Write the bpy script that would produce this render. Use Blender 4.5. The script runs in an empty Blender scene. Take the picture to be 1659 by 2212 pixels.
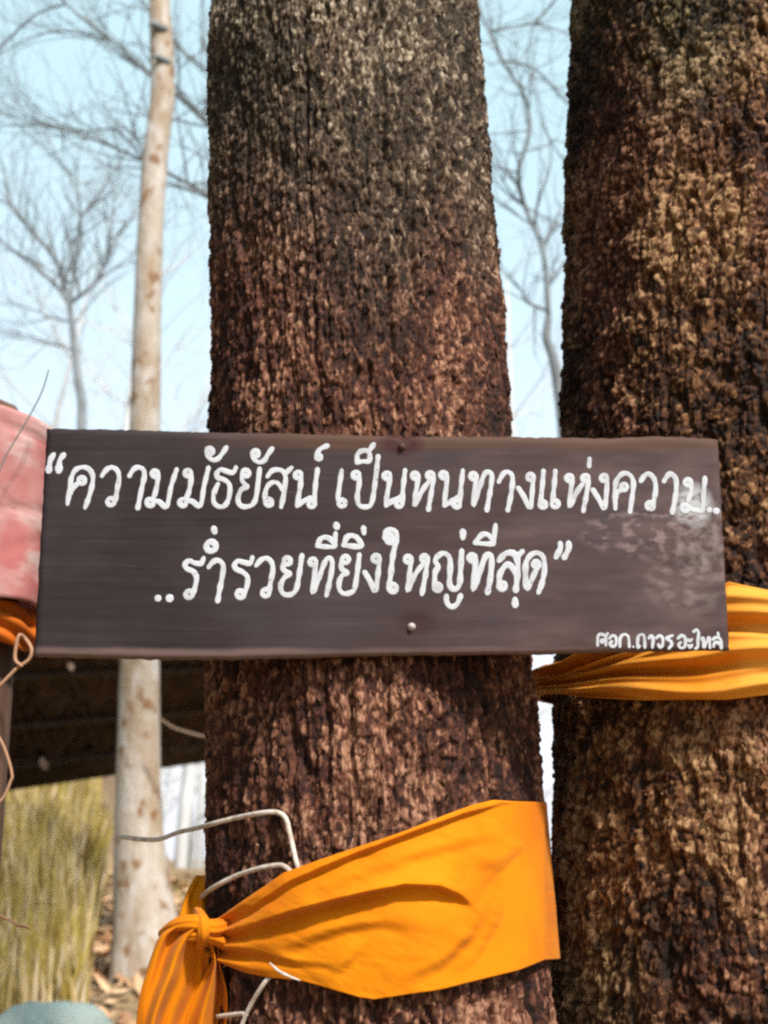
import bpy, math, random
import numpy as np
from mathutils import Vector, Matrix, Quaternion

R = math.radians
scene = bpy.context.scene
col = scene.collection

# ------------------------------------------------------------------ camera
PITCH = 14.5
CAMP = Vector((0.0, -1.6, 1.5))
cam_d = bpy.data.cameras.new('camera')
cam = bpy.data.objects.new('camera', cam_d); col.objects.link(cam)
cam_d.sensor_fit = 'VERTICAL'
cam_d.sensor_height = 24.0
cam_d.angle = R(45.0)
cam.location = CAMP
cam.rotation_euler = (R(90 + PITCH), 0, 0)
cam_d.clip_start = 0.05
cam_d.clip_end = 2000
cam_d.dof.use_dof = True
cam_d.dof.focus_distance = 1.62
cam_d.dof.aperture_fstop = 3.4
scene.camera = cam

# ------------------------------------------------------------------ sky and sun
SUN_EL, SUN_AZ = 49.0, 31.0        # azimuth: to the right of the direction behind the camera
w = bpy.data.worlds.new('World'); scene.world = w; w.use_nodes = True
nt = w.node_tree
bg = nt.nodes['Background']
sky = nt.nodes.new('ShaderNodeTexSky'); sky.sky_type = 'NISHITA'; sky.sun_disc = False
sky.sun_elevation = R(SUN_EL)
sky.air_density = 1.0; sky.dust_density = 3.0; sky.ozone_density = 1.5
SD = Vector((math.sin(R(SUN_AZ)) * math.cos(R(SUN_EL)), -math.cos(R(SUN_AZ)) * math.cos(R(SUN_EL)), math.sin(R(SUN_EL))))
sky.sun_rotation = math.atan2(SD.x, SD.y)
veil = nt.nodes.new('ShaderNodeMix'); veil.data_type = 'RGBA'        # thin even high cloud over the blue
veil.inputs[0].default_value = .72
nt.links.new(sky.outputs[0], veil.inputs[6]); 
tcw = nt.nodes.new('ShaderNodeTexCoord'); sx = nt.nodes.new('ShaderNodeSeparateXYZ'); nt.links.new(tcw.outputs['Generated'], sx.inputs[0])
mrw = nt.nodes.new('ShaderNodeMapRange'); mrw.interpolation_type = 'SMOOTHSTEP'; nt.links.new(sx.outputs[2], mrw.inputs[0]); mrw.inputs[1].default_value = 0; mrw.inputs[2].default_value = .6
hz = nt.nodes.new('ShaderNodeMix'); hz.data_type = 'RGBA'; nt.links.new(mrw.outputs[0], hz.inputs[0])
hz.inputs[6].default_value = (6.2, 6.3, 6.9, 1); hz.inputs[7].default_value = (4.0, 5.6, 5.9, 1)
nt.links.new(hz.outputs[2], veil.inputs[7])
nt.links.new(veil.outputs[2], bg.inputs[0])
bg.inputs[1].default_value = 0.15
sun_d = bpy.data.lights.new('sun', 'SUN'); sun_d.energy = 5.0; sun_d.angle = R(5); sun_d.color = (1, .94, .86)
sun = bpy.data.objects.new('sun', sun_d); col.objects.link(sun)
sun.rotation_euler = SD.to_track_quat('Z', 'Y').to_euler()
vs = scene.view_settings
vs.view_transform = 'Standard'; vs.look = 'None'; vs.gamma = 1.0; vs.use_curve_mapping = False
vs.exposure = 0.5
scene.cycles.filter_width = 2.4
scene.cycles.max_bounces = 6
scene.cycles.use_denoising = False
scene.cycles.sample_clamp_direct = 3
scene.cycles.sample_clamp_indirect = 2
scene.cycles.caustics_reflective = False; scene.cycles.caustics_refractive = False

# ------------------------------------------------------------------ small tools
F = 1106.0 / math.tan(R(22.5))
cp, sp = math.cos(R(PITCH)), math.sin(R(PITCH))

def ray(px, py):
    x = (px - 829.5) / F; y = -(py - 1106.0) / F
    return Vector((x, cp - y * sp, sp + y * cp))

def at(px, py, Y):
    d = ray(px, py)
    return CAMP + d * ((Y - CAMP.y) / d.y)

def tag(o, label=None, cat=None, group=None, kind=None):
    if label: o['label'] = label
    if cat: o['category'] = cat
    if group: o['group'] = group
    if kind: o['kind'] = kind
    return o

def empty(name, loc=(0, 0, 0)):
    o = bpy.data.objects.new(name, None); col.objects.link(o); o.location = loc
    o.empty_display_size = 0.1
    return o

def link(name, me, mat=None, parent=None):
    o = bpy.data.objects.new(name, me); col.objects.link(o)
    if mat and not me.materials: me.materials.append(mat)
    if parent:
        o.parent = parent
        o.matrix_parent_inverse = Matrix.Translation(-Vector(parent.location)) if parent.type == 'EMPTY' else Matrix()
    return o

def np_mesh(name, V, Q, C=None, smooth=True):
    V = np.asarray(V, dtype=np.float32); Q = np.asarray(Q, dtype=np.int32)
    me = bpy.data.meshes.new(name)
    n, k = Q.shape
    me.vertices.add(len(V)); me.vertices.foreach_set('co', V.ravel())
    me.loops.add(n * k); me.loops.foreach_set('vertex_index', Q.ravel())
    me.polygons.add(n)
    me.polygons.foreach_set('loop_start', np.arange(n, dtype=np.int32) * k)
    try: me.polygons.foreach_set('loop_total', np.full(n, k, dtype=np.int32))
    except Exception: pass
    me.polygons.foreach_set('use_smooth', np.full(n, smooth, dtype=bool))
    me.update(calc_edges=True)
    if C is not None:
        a = me.attributes.new('tone', 'FLOAT_COLOR', 'POINT')
        c4 = np.ones((len(V), 4), dtype=np.float32); c4[:, :3] = C
        a.data.foreach_set('color', c4.ravel())
    me.validate()
    return me

class MB:
    def __init__(s): s.v, s.f, s.c = [], [], []
    def add(s, V, Fs, c=None):
        b = len(s.v); s.v += [tuple(p) for p in V]; s.f += [tuple(i + b for i in f) for f in Fs]
        s.c += [c or (1, 1, 1)] * len(V)
    def tube(s, P, rad, n=8, c=None, flat=None):
        """swept round tube with domed ends; flat = (axis, factor) squashes it"""
        P = [Vector(p) for p in P]
        if not hasattr(rad, '__len__'): rad = [rad] * len(P)
        t = [(P[min(i + 1, len(P) - 1)] - P[max(i - 1, 0)]).normalized() for i in range(len(P))]
        up = Vector((0, 1, 0)) if abs(t[0].y) < .8 else Vector((1, 0, 0))
        nrm = (up - t[0] * up.dot(t[0])).normalized()
        rings = []
        def ring(p, r, nn, tt):
            b = tt.cross(nn)
            rings.append([p + (nn * math.cos(2 * math.pi * j / n) + b * math.sin(2 * math.pi * j / n)) * r for j in range(n)])
        ring(P[0] - t[0] * rad[0] * .7, rad[0] * .62, nrm, t[0])
        for i in range(len(P)):
            nrm = nrm - t[i] * nrm.dot(t[i])
            nrm = nrm.normalized() if nrm.length > 1e-6 else t[i].orthogonal().normalized()
            ring(P[i], rad[i], nrm, t[i])
        ring(P[-1] + t[-1] * rad[-1] * .7, rad[-1] * .62, nrm, t[-1])
        V = [p for r_ in rings for p in r_]; Fs = []
        for i in range(len(rings) - 1):
            for j in range(n):
                k = (j + 1) % n
                Fs.append((i * n + j, i * n + k, (i + 1) * n + k, (i + 1) * n + j))
        V.append(P[0] - t[0] * rad[0]); V.append(P[-1] + t[-1] * rad[-1])
        a, b = len(V) - 2, len(V) - 1; L = (len(rings) - 1) * n
        for j in range(n):
            k = (j + 1) % n
            Fs.append((a, k, j)); Fs.append((b, L + j, L + k))
        s.add(V, Fs, c)
    def box(s, c0, size, rot=None, c=None):
        x, y, z = [q / 2 for q in size]; rot = rot or Matrix.Identity(3)
        V = [Vector(c0) + rot @ Vector((a * x, b * y, d * z)) for a in (-1, 1) for b in (-1, 1) for d in (-1, 1)]
        s.add(V, [(0, 1, 3, 2), (4, 6, 7, 5), (0, 4, 5, 1), (2, 3, 7, 6), (0, 2, 6, 4), (1, 5, 7, 3)], c)
    def mesh(s, name, smooth=True, colour=False):
        me = bpy.data.meshes.new(name); me.from_pydata(s.v, [], s.f)
        me.polygons.foreach_set('use_smooth', [smooth] * len(me.polygons))
        if colour:
            a = me.attributes.new('tone', 'FLOAT_COLOR', 'POINT')
            a.data.foreach_set('color', np.array([(*q, 1) for q in s.c], dtype=np.float32).ravel())
        me.update(); return me
    def build(s, name, mat, parent=None, smooth=True, colour=False):
        return link(name, s.mesh(name, smooth, colour), mat, parent)

def spline(P, k=6):
    P = [Vector(p) for p in P]
    if len(P) < 3: 
        return [P[0].lerp(P[-1], i / k) for i in range(k + 1)] if len(P) == 2 else P
    out = []
    for i in range(len(P) - 1):
        a = P[max(i - 1, 0)]; b = P[i]; c = P[i + 1]; d = P[min(i + 2, len(P) - 1)]
        for j in range(k):
            u = j / k
            out.append(.5 * ((2 * b) + (c - a) * u + (2 * a - 5 * b + 4 * c - d) * u * u + (3 * b - a - 3 * c + d) * u ** 3))
    out.append(P[-1]); return out

def interp(xs, pts):
    a = np.array(pts, dtype=float); return np.interp(xs, a[:, 0], a[:, 1])

# ---- numpy noise
def hsh(i, j, s):
    i = i.astype(np.int64); j = j.astype(np.int64)
    h = (i * 374761393 + j * 668265263 + s * 2147483647 * 31) & 0xffffffff
    h = ((h ^ (h >> 13)) * 1274126177) & 0xffffffff
    h = ((h ^ (h >> 16)) * 2246822519) & 0xffffffff
    h = h ^ (h >> 15)
    return (h & 0xffffff) / float(0xffffff)

def vnoise(x, y, s=0):
    xi = np.floor(x); yi = np.floor(y); fx = x - xi; fy = y - yi
    fx = fx * fx * (3 - 2 * fx); fy = fy * fy * (3 - 2 * fy)
    a = hsh(xi, yi, s); b = hsh(xi + 1, yi, s); c = hsh(xi, yi + 1, s); d = hsh(xi + 1, yi + 1, s)
    return (a * (1 - fx) + b * fx) * (1 - fy) + (c * (1 - fx) + d * fx) * fy

def fbm(x, y, s=0, o=4):
    v = 0; a = .5
    for k in range(o):
        v = v + a * vnoise(x * 2 ** k + 17.3 * k, y * 2 ** k + 5.1 * k, s + k); a *= .5
    return v / (1 - .5 ** o)

def worley(x, y, s):
    xi = np.floor(x); yi = np.floor(y)
    f1 = np.full(x.shape, 9.); f2 = np.full(x.shape, 9.); idr = np.zeros(x.shape); dx1 = np.zeros(x.shape); dy1 = np.zeros(x.shape)
    for i in (-1, 0, 1):
        for j in (-1, 0, 1):
            a = xi + i; b = yi + j
            px = a + .1 + .8 * hsh(a, b, s); py = b + .1 + .8 * hsh(a, b, s + 7)
            dx = x - px; dy = y - py; d = np.sqrt(dx * dx + dy * dy)
            m = d < f1
            f2 = np.where(m, f1, np.minimum(f2, d)); f1 = np.where(m, d, f1)
            idr = np.where(m, hsh(a, b, s + 13), idr); dx1 = np.where(m, dx, dx1); dy1 = np.where(m, dy, dy1)
    return f1, f2, idr, dx1, dy1

def sstep(a, b, x):
    t = np.clip((x - a) / (b - a), 0, 1); return t * t * (3 - 2 * t)

# ------------------------------------------------------------------ materials
def material(name, base=(.5, .5, .5), rough=.8, tone=False, noise=None, bump=None, spec=.3, trans=0.0, sheen=0.0):
    """tone: multiply by the mesh's own colour; noise=(scale xyz, colour2, lo, hi); bump=(scale xyz, strength, distance)"""
    m = bpy.data.materials.new(name); m.use_nodes = True
    n = m.node_tree.nodes; L = m.node_tree.links; b = n['Principled BSDF']
    b.inputs['Roughness'].default_value = rough
    b.inputs['Specular IOR Level'].default_value = spec
    if sheen: b.inputs['Sheen Weight'].default_value = sheen
    tc = n.new('ShaderNodeTexCoord')
    def tex(sc, detail=5):
        mp = n.new('ShaderNodeMapping'); mp.inputs['Scale'].default_value = sc
        L.new(tc.outputs['Object'], mp.inputs[0])
        t = n.new('ShaderNodeTexNoise'); t.inputs['Detail'].default_value = detail; t.inputs['Scale'].default_value = 1
        L.new(mp.outputs[0], t.inputs[0]); return t
    rgb = n.new('ShaderNodeRGB'); rgb.outputs[0].default_value = (*base, 1); out = rgb.outputs[0]
    if noise:
        for (sc, c2, lo, hi) in (noise if isinstance(noise, list) else [noise]):
            t = tex(sc); mr = n.new('ShaderNodeMapRange'); mr.inputs[1].default_value = lo; mr.inputs[2].default_value = hi
            L.new(t.outputs[0], mr.inputs[0])
            mx = n.new('ShaderNodeMix'); mx.data_type = 'RGBA'
            L.new(mr.outputs[0], mx.inputs[0]); L.new(out, mx.inputs[6]); mx.inputs[7].default_value = (*c2, 1); out = mx.outputs[2]
    if tone:
        at_ = n.new('ShaderNodeAttribute'); at_.attribute_name = 'tone'
        mx = n.new('ShaderNodeMix'); mx.data_type = 'RGBA'; mx.blend_type = 'MULTIPLY'; mx.inputs[0].default_value = 1
        L.new(out, mx.inputs[6]); L.new(at_.outputs['Color'], mx.inputs[7]); out = mx.outputs[2]
    L.new(out, b.inputs['Base Color'])
    if bump:
        sc, st, di = bump
        t = tex(sc, 6); bp = n.new('ShaderNodeBump'); bp.inputs['Strength'].default_value = st; bp.inputs['Distance'].default_value = di
        L.new(t.outputs[0], bp.inputs['Height']); L.new(bp.outputs[0], b.inputs['Normal'])
    if trans:
        tr = n.new('ShaderNodeBsdfTranslucent'); L.new(out, tr.inputs[0])
        ms = n.new('ShaderNodeMixShader'); ms.inputs[0].default_value = trans
        o = n['Material Output']
        L.new(b.outputs[0], ms.inputs[1]); L.new(tr.outputs[0], ms.inputs[2]); L.new(ms.outputs[0], o.inputs[0])
    m['out'] = 1
    return m

M = {}
M['bark'] = material('bark', (1, 1, 1), .85, tone=True, noise=((260, 260, 120), (.5, .45, .42), .45, .65), bump=((420, 420, 220), .6, .002), spec=.25)
M['pale_bark'] = material('pale_bark', (.39, .335, .28), .8, noise=[((4, 4, 2.2), (.31, .235, .165), .44, .62), ((9, 9, 4), (.47, .43, .40), .48, .68), ((9, 9, 6), (.2, .105, .05), .57, .66)], bump=((22, 22, 9), .6, .02))
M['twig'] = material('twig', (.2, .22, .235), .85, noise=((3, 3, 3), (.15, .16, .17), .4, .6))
M['haze_pale_twig'] = material('haze_pale_twig', (.55, .56, .57), .9, noise=((1, 1, 1), (.45, .46, .47), .4, .6))  # haze and glare on the far trees painted in as pale bark
M['letter'] = material('white_paint', (.47, .49, .53), .85, noise=[((40, 40, 40), (.38, .39, .42), .5, .7), ((150, 150, 150), (.2, .17, .18), .64, .74)], spec=.1)
M['nail'] = material('steel', (.34, .31, .3), .5, spec=.4)
M['rust'] = material('rusty_steel', (.06, .03, .025), .7)
M['saffron'] = material('saffron_cotton', (.64, .205, .0025), .8, noise=((9, 9, 9), (.56, .145, .002), .42, .7), bump=((700, 700, 700), .3, .0008), trans=.15, sheen=.05, spec=.1)
M['deep_saffron'] = material('deep_saffron_cotton', (.5, .12, .008), .75, noise=((9, 9, 9), (.5, .1, .008), .45, .7), bump=((300, 300, 300), .12, .001), trans=.15, spec=.2)
M['sunlit_saffron'] = material('sunlit_saffron_cotton', (.74, .32, .045), .75, noise=((9, 9, 9), (.66, .22, .012), .42, .7), bump=((700, 700, 700), .3, .0008), trans=.15, spec=.15)  # saffron cloth again, its sunlit highlights painted in as a paler base
M['pink'] = material('pink_cotton', (.52, .28, .27), .9, noise=[((11, 11, 9), (.46, .16, .155), .46, .66), ((9, 9, 20), (.58, .41, .39), .5, .66), ((40, 40, 60), (.46, .17, .16), .6, .78)], bump=((500, 500, 500), .3, .001), trans=.25, spec=.05)
M['string'] = material('cotton_string', (.5, .44, .39), .95, noise=((90, 90, 90), (.36, .28, .22), .45, .65), bump=((500, 500, 500), .9, .001))
M['rope'] = material('tan_rope', (.36, .2, .12), .9, bump=((400, 400, 400), .6, .001))
M['post'] = material('weathered_post', (.13, .07, .045), .85, noise=((30, 30, 3), (.07, .035, .025), .4, .65), bump=((60, 60, 5), .5, .004))
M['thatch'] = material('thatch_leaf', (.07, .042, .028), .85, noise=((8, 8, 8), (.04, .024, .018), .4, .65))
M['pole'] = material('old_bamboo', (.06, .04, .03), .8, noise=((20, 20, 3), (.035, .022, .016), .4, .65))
M['litter'] = material('leaf_litter', (.42, .29, .19), .9, tone=True)
M['grass'] = material('dry_grass', (1, 1, 1), .8, tone=True, trans=.3)
M['sheet'] = material('pale_sheet', (.42, .48, .44), .5, noise=[((3, 3, 3), (.25, .31, .28), .42, .62), ((12, 12, 12), (.45, .5, .46), .55, .7)], bump=((6, 6, 6), .8, .05))
M['leaf'] = material('dry_leaf', (.24, .165, .12), .8, trans=.2)

def ground_material():
    m = material('forest_soil', (.2, .13, .08), .95, noise=[((.5, .5, .5), (.3, .22, .09), .42, .62), ((3, 3, 3), (.12, .07, .04), .5, .7), ((14, 14, 14), (.34, .24, .16), .5, .72)], bump=((9, 9, 9), .8, .08))
    return m
M['soil'] = ground_material()

# ------------------------------------------------------------------ ground
def gz(X, Y):
    X = np.asarray(X, dtype=float); Y = np.asarray(Y, dtype=float)
    base = .47 * sstep(3.5, 8, Y)
    left = sstep(-3.8, -4.7, X)
    bank = sstep(13.2, 17.5, Y) * sstep(26, 19, Y) * (.45 + 2.9 * left) * sstep(60, 30, np.abs(X))
    far = -.035 * np.clip(Y - 22, 0, 400) + 0
    return base + bank + far * sstep(22, 60, Y) + .10 * (fbm(X * .8 + 40, Y * .8, 3, 3) - .5)
gx = np.concatenate([np.linspace(-500, -20, 14), np.linspace(-18, 14, 150), np.linspace(16, 500, 14)])
gy = np.concatenate([np.linspace(-300, -10, 10), np.linspace(-8, 26, 150), np.linspace(28, 700, 24)])
GX, GY = np.meshgrid(gx, gy); GZ = gz(GX, GY)
V = np.stack([GX.ravel(), GY.ravel(), GZ.ravel()], 1)
nx, ny = len(gx), len(gy)
I = (np.arange(ny - 1)[:, None] * nx + np.arange(nx - 1)[None]).ravel()
Q = np.stack([I, I + 1, I + nx + 1, I + nx], 1)
tag(link('ground', np_mesh('ground', V, Q), M['soil']), kind='structure')

def gzs(x, y): return float(gz(np.array([x]), np.array([y]))[0])

# ------------------------------------------------------------------ the two big trees
def axis_c(z): return (-.0140 - .0407 * (np.asarray(z) - 1.54), .272 + 0 * np.asarray(z))
def rad_c(z):
    z = np.asarray(z, dtype=float); return .2435 - .008 * (z - 1.54) + .22 * np.exp(-np.clip(z, 0, 9) / .22)
def axis_r(z): return (.637 + .052 * (np.asarray(z) - 1.718), .44 + 0 * np.asarray(z))
def rad_r(z):
    z = np.asarray(z, dtype=float); return .352 - .006 * (z - 1.7) + .3 * np.exp(-np.clip(z, 0, 9) / .25)

def palette(r, cols):
    cols = np.array(cols); xs = np.linspace(0, 1, len(cols))
    return np.stack([np.interp(r, xs, cols[:, k]) for k in range(3)], -1)

def bark_field(u, v, z, seed, cw, ch, furrow, lump):
    """relief (metres) and colour of flaky bark at arc length u and height v"""
    wu = u + .012 * (fbm(u / .03, v / .05, seed + 50, 3) - .5); wv = v + .02 * (fbm(u / .04, v / .06, seed + 60, 3) - .5)
    f1, f2, r1, dx, dy = worley(wu / cw, wv / ch, seed)
    g1, g2, r2, ex, ey = worley(wu / (cw * .45) + 9, wv / (ch * .45), seed + 3)
    low = fbm(u / .14, v / .25, seed + 70, 3) - .5; mid = fbm(wu / .03, wv / .06, seed + 75, 3) - .5
    rid = 1 - np.abs(2 * fbm(wu / .04, wv / (.28 if lump < .01 else .10), seed + 80, 3) - 1)
    h = .022 * low + lump * mid + .0038 * (r1 - .5) - .0025 * dy * (r1 > .35) + .0016 * (r2 - .5) - .0008 * ey
    h = h - .0028 * (1 - sstep(.0, .16, f2 - f1)) - .001 * (1 - sstep(0, .18, g2 - g1))
    rid2 = 1 - np.abs(2 * fbm(wu / .02 + 3, wv / (.11 if lump < .01 else .04), seed + 90, 2) - 1)
    h = h + .0025 * (fbm(u / .005, v / .008, seed + 95, 2) - .5)
    h = h - furrow * sstep(.78, .97, rid) - furrow * .5 * sstep(.82, .98, rid2)
    return h, r1, r2

def bark_trunk(name, axis, rad, th0, th1, nd, nc, zd0, zd1, dz, ztop, seed, cw, ch, furrow, lump, colour, parent):
    # theta measured from the camera-facing side (-Y), positive to the right; dense between th0 and th1
    th = np.concatenate([np.linspace(th0, th1, nd, endpoint=False), np.linspace(th1, th0 + 2 * math.pi, nc, endpoint=False)])
    z = np.concatenate([np.linspace(-.15, zd0, 24, endpoint=False), np.arange(zd0, zd1, dz), np.linspace(zd1, ztop, 60)])
    T, Z = np.meshgrid(th, z)
    rm = float(rad(np.array(2.0)))
    Rr = rad(Z); U = T * rm
    h, r1, r2 = bark_field(U, Z, Z, seed, cw, ch, furrow, lump)
    ax, ay = axis(Z); rr = Rr + h
    V = np.stack([(ax + np.sin(T) * rr).ravel(), (ay - np.cos(T) * rr).ravel(), Z.ravel()], 1)
    C = colour(r1, r2, U, Z).reshape(-1, 3)
    nt_, nz = len(th), len(z)
    a = np.arange(nz - 1)[:, None] * nt_; i = np.arange(nt_)[None]; j = (i + 1) % nt_
    Q = np.stack([(a + i).ravel(), (a + j).ravel(), (a + nt_ + j).ravel(), (a + nt_ + i).ravel()], 1)
    return link(name, np_mesh(name, V, Q, C), M['bark'], parent)

def bark_flakes(axis, rad, th0, th1, z0, z1, n, seed, cw, ch, furrow, lump, colour, parent, smin, smax, asp, spin=.5):
    rng = np.random.default_rng(seed)
    T = rng.uniform(th0, th1, n); Z = rng.uniform(z0, z1, n)
    rm = float(rad(np.array(2.0))); U = T * rm
    h, r1, r2 = bark_field(U, Z, Z, seed, cw, ch, furrow, lump)
    ax, ay = axis(Z); rr = rad(Z) + h
    C = colour(rng.uniform(0, 1, n), rng.uniform(0, 1, n), U, Z)
    Vs, Cs, Fs = [], [], []
    k = 7
    for i in range(n):
        nv = np.array([math.sin(T[i]), -math.cos(T[i]), 0]); tv = np.array([math.cos(T[i]), math.sin(T[i]), 0]); zv = np.array([0, 0, 1.])
        rot = rng.normal(0, spin); tilt = rng.uniform(.02, .24); roll = rng.normal(0, .12)
        a = tv * math.cos(rot) + zv * math.sin(rot); b = -tv * math.sin(rot) + zv * math.cos(rot)
        s = rng.uniform(smin, smax)
        b2 = b * math.cos(tilt) - nv * math.sin(tilt); n2 = nv * math.cos(tilt) + b * math.sin(tilt)
        a2 = a * math.cos(roll) + n2 * math.sin(roll)
        c = np.array([ax[i], ay[i], Z[i]]) + nv * (rr[i] + .0008)
        base = len(Vs)
        ang0 = rng.uniform(0, 6.28)
        for lift in (0., -.0035):
            for j in range(k):
                an = ang0 + 2 * math.pi * j / k; q = s * rng.uniform(.4, 1.2) if lift == 0 else s * .95
                Vs.append(c + a2 * math.cos(an) * q / asp + b2 * math.sin(an) * q + n2 * (lift + .0012 * rng.normal()))
        tint = C[i] * rng.uniform(.6, 1.45)
        Cs += [tint] * (2 * k)
        for j in range(k):
            jj = (j + 1) % k
            Fs.append((base + j, base + k + j, base + k + jj, base + jj))
        for j in range(1, k - 1, 2):
            Fs.append((base, base + j, base + j + 1, base + (j + 2 if j + 2 < k else j + 1)) if j + 2 < k else (base, base + j, base + j + 1, base + j + 1))
    Q = [f for f in Fs]
    me = bpy.data.meshes.new('bark_flakes')
    me.from_pydata([tuple(p) for p in Vs], [], [f if f[2] != f[3] else f[:3] for f in Q])
    at_ = me.attributes.new('tone', 'FLOAT_COLOR', 'POINT')
    c4 = np.ones((len(Vs), 4), dtype=np.float32); c4[:, :3] = np.array(Cs)
    at_.data.foreach_set('color', c4.ravel())
    o = link('bark_flakes', me, M['bark'], parent); o['kind'] = 'stuff'
    return o

def colour_c(r1, r2, U, Z):
    big = fbm(U / .13, Z / .19, 901, 3); sm = vnoise(U / .004, Z / .009, 902)
    r = np.clip(.34 * r1 + .36 * r2 + .3 * sm, 0, 1)
    r = np.clip((r - .5) * 1.5 + .5 + 1.15 * (big - .5), 0, 1) ** 1.35
    red = palette(r, [(.012, .004, .003), (.046, .0145, .0085), (.125, .046, .025), (.30, .155, .095)])
    oli = palette(r, [(.014, .010, .006), (.044, .029, .0165), (.125, .092, .06), (.34, .285, .21)])
    k = sstep(2.2, 2.7, Z + .5 * (fbm(U / .2, Z / .3, 77, 3) - .5))[..., None]
    return red * (1 - k) + oli * k

def colour_r(r1, r2, U, Z):
    big = fbm(U / .12, Z / .15, 911, 3); sm = vnoise(U / .005, Z / .007, 912)
    r = np.clip(.34 * r1 + .36 * r2 + .3 * sm, 0, 1)
    r = np.clip((r - .5) * 1.5 + .5 + 1.15 * (big - .5), 0, 1) ** 1.25
    red = palette(r, [(.008, .0022, .0013), (.042, .0115, .0055), (.12, .042, .0195), (.28, .14, .08)])
    ocr = palette(r, [(.010, .004, .0018), (.055, .020, .0075), (.145, .062, .0225), (.32, .19, .093)])
    grn = palette(r, [(.008, .006, .0026), (.034, .0235, .0085), (.09, .063, .0255), (.25, .19, .105)])
    k = sstep(.4, .6, fbm(U / .2, Z / .3, 78, 3))[..., None]
    g = sstep(2.6, 3.0, Z + .5 * (fbm(U / .2, Z / .3, 79, 3) - .5))[..., None]
    g = np.maximum(g, sstep(1.4, 1.2, Z + .4 * (fbm(U / .2, Z / .3, 80, 3) - .5))[..., None] * .5)
    return (red * (1 - k) + ocr * k) * (1 - g) + grn * g

def limbs(root, axis, rad, zs, seed):
    rnd = random.Random(seed)
    for z, az, up in zs:
        x, y = [float(q) for q in axis(np.array(z))]
        p = Vector((x, y, z)); d = Vector((math.sin(az), -math.cos(az), up)).normalized()
        mb = MB(); r = .09
        P = [p + d * (.0)]
        for i in range(9):
            d = (d + Vector((rnd.gauss(0, .15), rnd.gauss(0, .15), rnd.gauss(.05, .12)))).normalized()
            P.append(P[-1] + d * .45)
        mb.tube(P, [r * (1 - .09 * i) for i in range(len(P))], 9)
        for i in range(3, 10):
            for _ in range(3):
                grow(mb, P[i], (d + Vector((rnd.gauss(0, .6), rnd.gauss(0, .6), rnd.gauss(.2, .4)))).normalized(), 1.3, .02, 2, rnd)
        mb.build('limb', M['twig'], root)

def grow(mb, p, d, length, r, depth, rnd, n=4, up=.08, sides=4):
    P = [p]; k = 5
    for i in range(k):
        d = (d + Vector((rnd.gauss(0, .17), rnd.gauss(0, .17), rnd.gauss(up, .13)))).normalized()
        P.append(P[-1] + d * length / k)
    mb.tube(P, [r * (1 - .13 * i) for i in range(k + 1)], sides if r < .03 else 6)
    if depth > 0:
        for i in range(n):
            t = rnd.randint(1, k)
            q = (d + Vector((rnd.gauss(0, .75), rnd.gauss(0, .75), rnd.gauss(.15, .5)))).normalized()
            grow(mb, P[t], q, length * rnd.uniform(.5, .75), r * .55 * (1 - .06 * t), depth - 1, rnd, n, up, sides)

tree_c = empty('big_tree', (float(axis_c(0.)[0]), .272, 0))
tag(tree_c, 'brown flaky barked tree trunk in the middle with the sign nailed to it', 'tree', 'old rough barked tree trunks')
CP = (.0075, .019, .009, .006)
bark_trunk('trunk', axis_c, rad_c, R(-100), R(100), 420, 60, 1.12, 3.02, .0024, 8.5, 11, *CP, colour_c, tree_c)
bark_flakes(axis_c, rad_c, R(-95), R(95), 1.15, 3.0, 1800, 11, *CP, colour_c, tree_c, .0035, .009, 2.2, .28)
limbs(tree_c, axis_c, rad_c, [(5.2, 2.2, .8), (6.3, -1.2, .9), (7.4, .6, 1.2), (8.2, -2.6, 1.5)], 5)
tree_r = empty('big_tree', (float(axis_r(0.)[0]), .44, 0))
tag(tree_r, 'thick ochre and brown flaky tree trunk at the right, behind the end of the sign', 'tree', 'old rough barked tree trunks')
RP = (.011, .016, .008, .014)
bark_trunk('trunk', axis_r, rad_r, R(-120), R(40), 480, 60, 1.05, 3.2, .0026, 9.0, 23, *RP, colour_r, tree_r)
bark_flakes(axis_r, rad_r, R(-115), R(35), 1.1, 3.15, 1700, 23, *RP, colour_r, tree_r, .004, .010, 1.7, .7)
limbs(tree_r, axis_r, rad_r, [(5.6, 1.2, .8), (6.8, -2.2, .9), (7.9, 2.9, 1.2)], 6)

def on_cyl(px, py, axis, rad, off=0.0):
    """angle from the facing side, height: where the pixel's line of sight meets the trunk (or passes closest)"""
    d = ray(px, py); z = CAMP.z
    for _ in range(6):
        ax, ay = [float(q) for q in axis(np.array(z))]; r = float(rad(np.array(z))) + off
        ox, oy = CAMP.x - ax, CAMP.y - ay
        A = d.x ** 2 + d.y ** 2; B = ox * d.x + oy * d.y; Cc = ox * ox + oy * oy - r * r
        disc = B * B - A * Cc
        t = (-B - math.sqrt(max(disc, 0))) / A
        z = CAMP.z + d.z * t
    x = ox + d.x * t; y = oy + d.y * t
    return math.atan2(x, -y), z

def cyl_pt(th, z, axis, rad, off):
    ax, ay = [float(q) for q in axis(np.array(z))]; r = float(rad(np.array(z))) + off
    return Vector((ax + math.sin(th) * r, ay - math.cos(th) * r, z))

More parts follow.
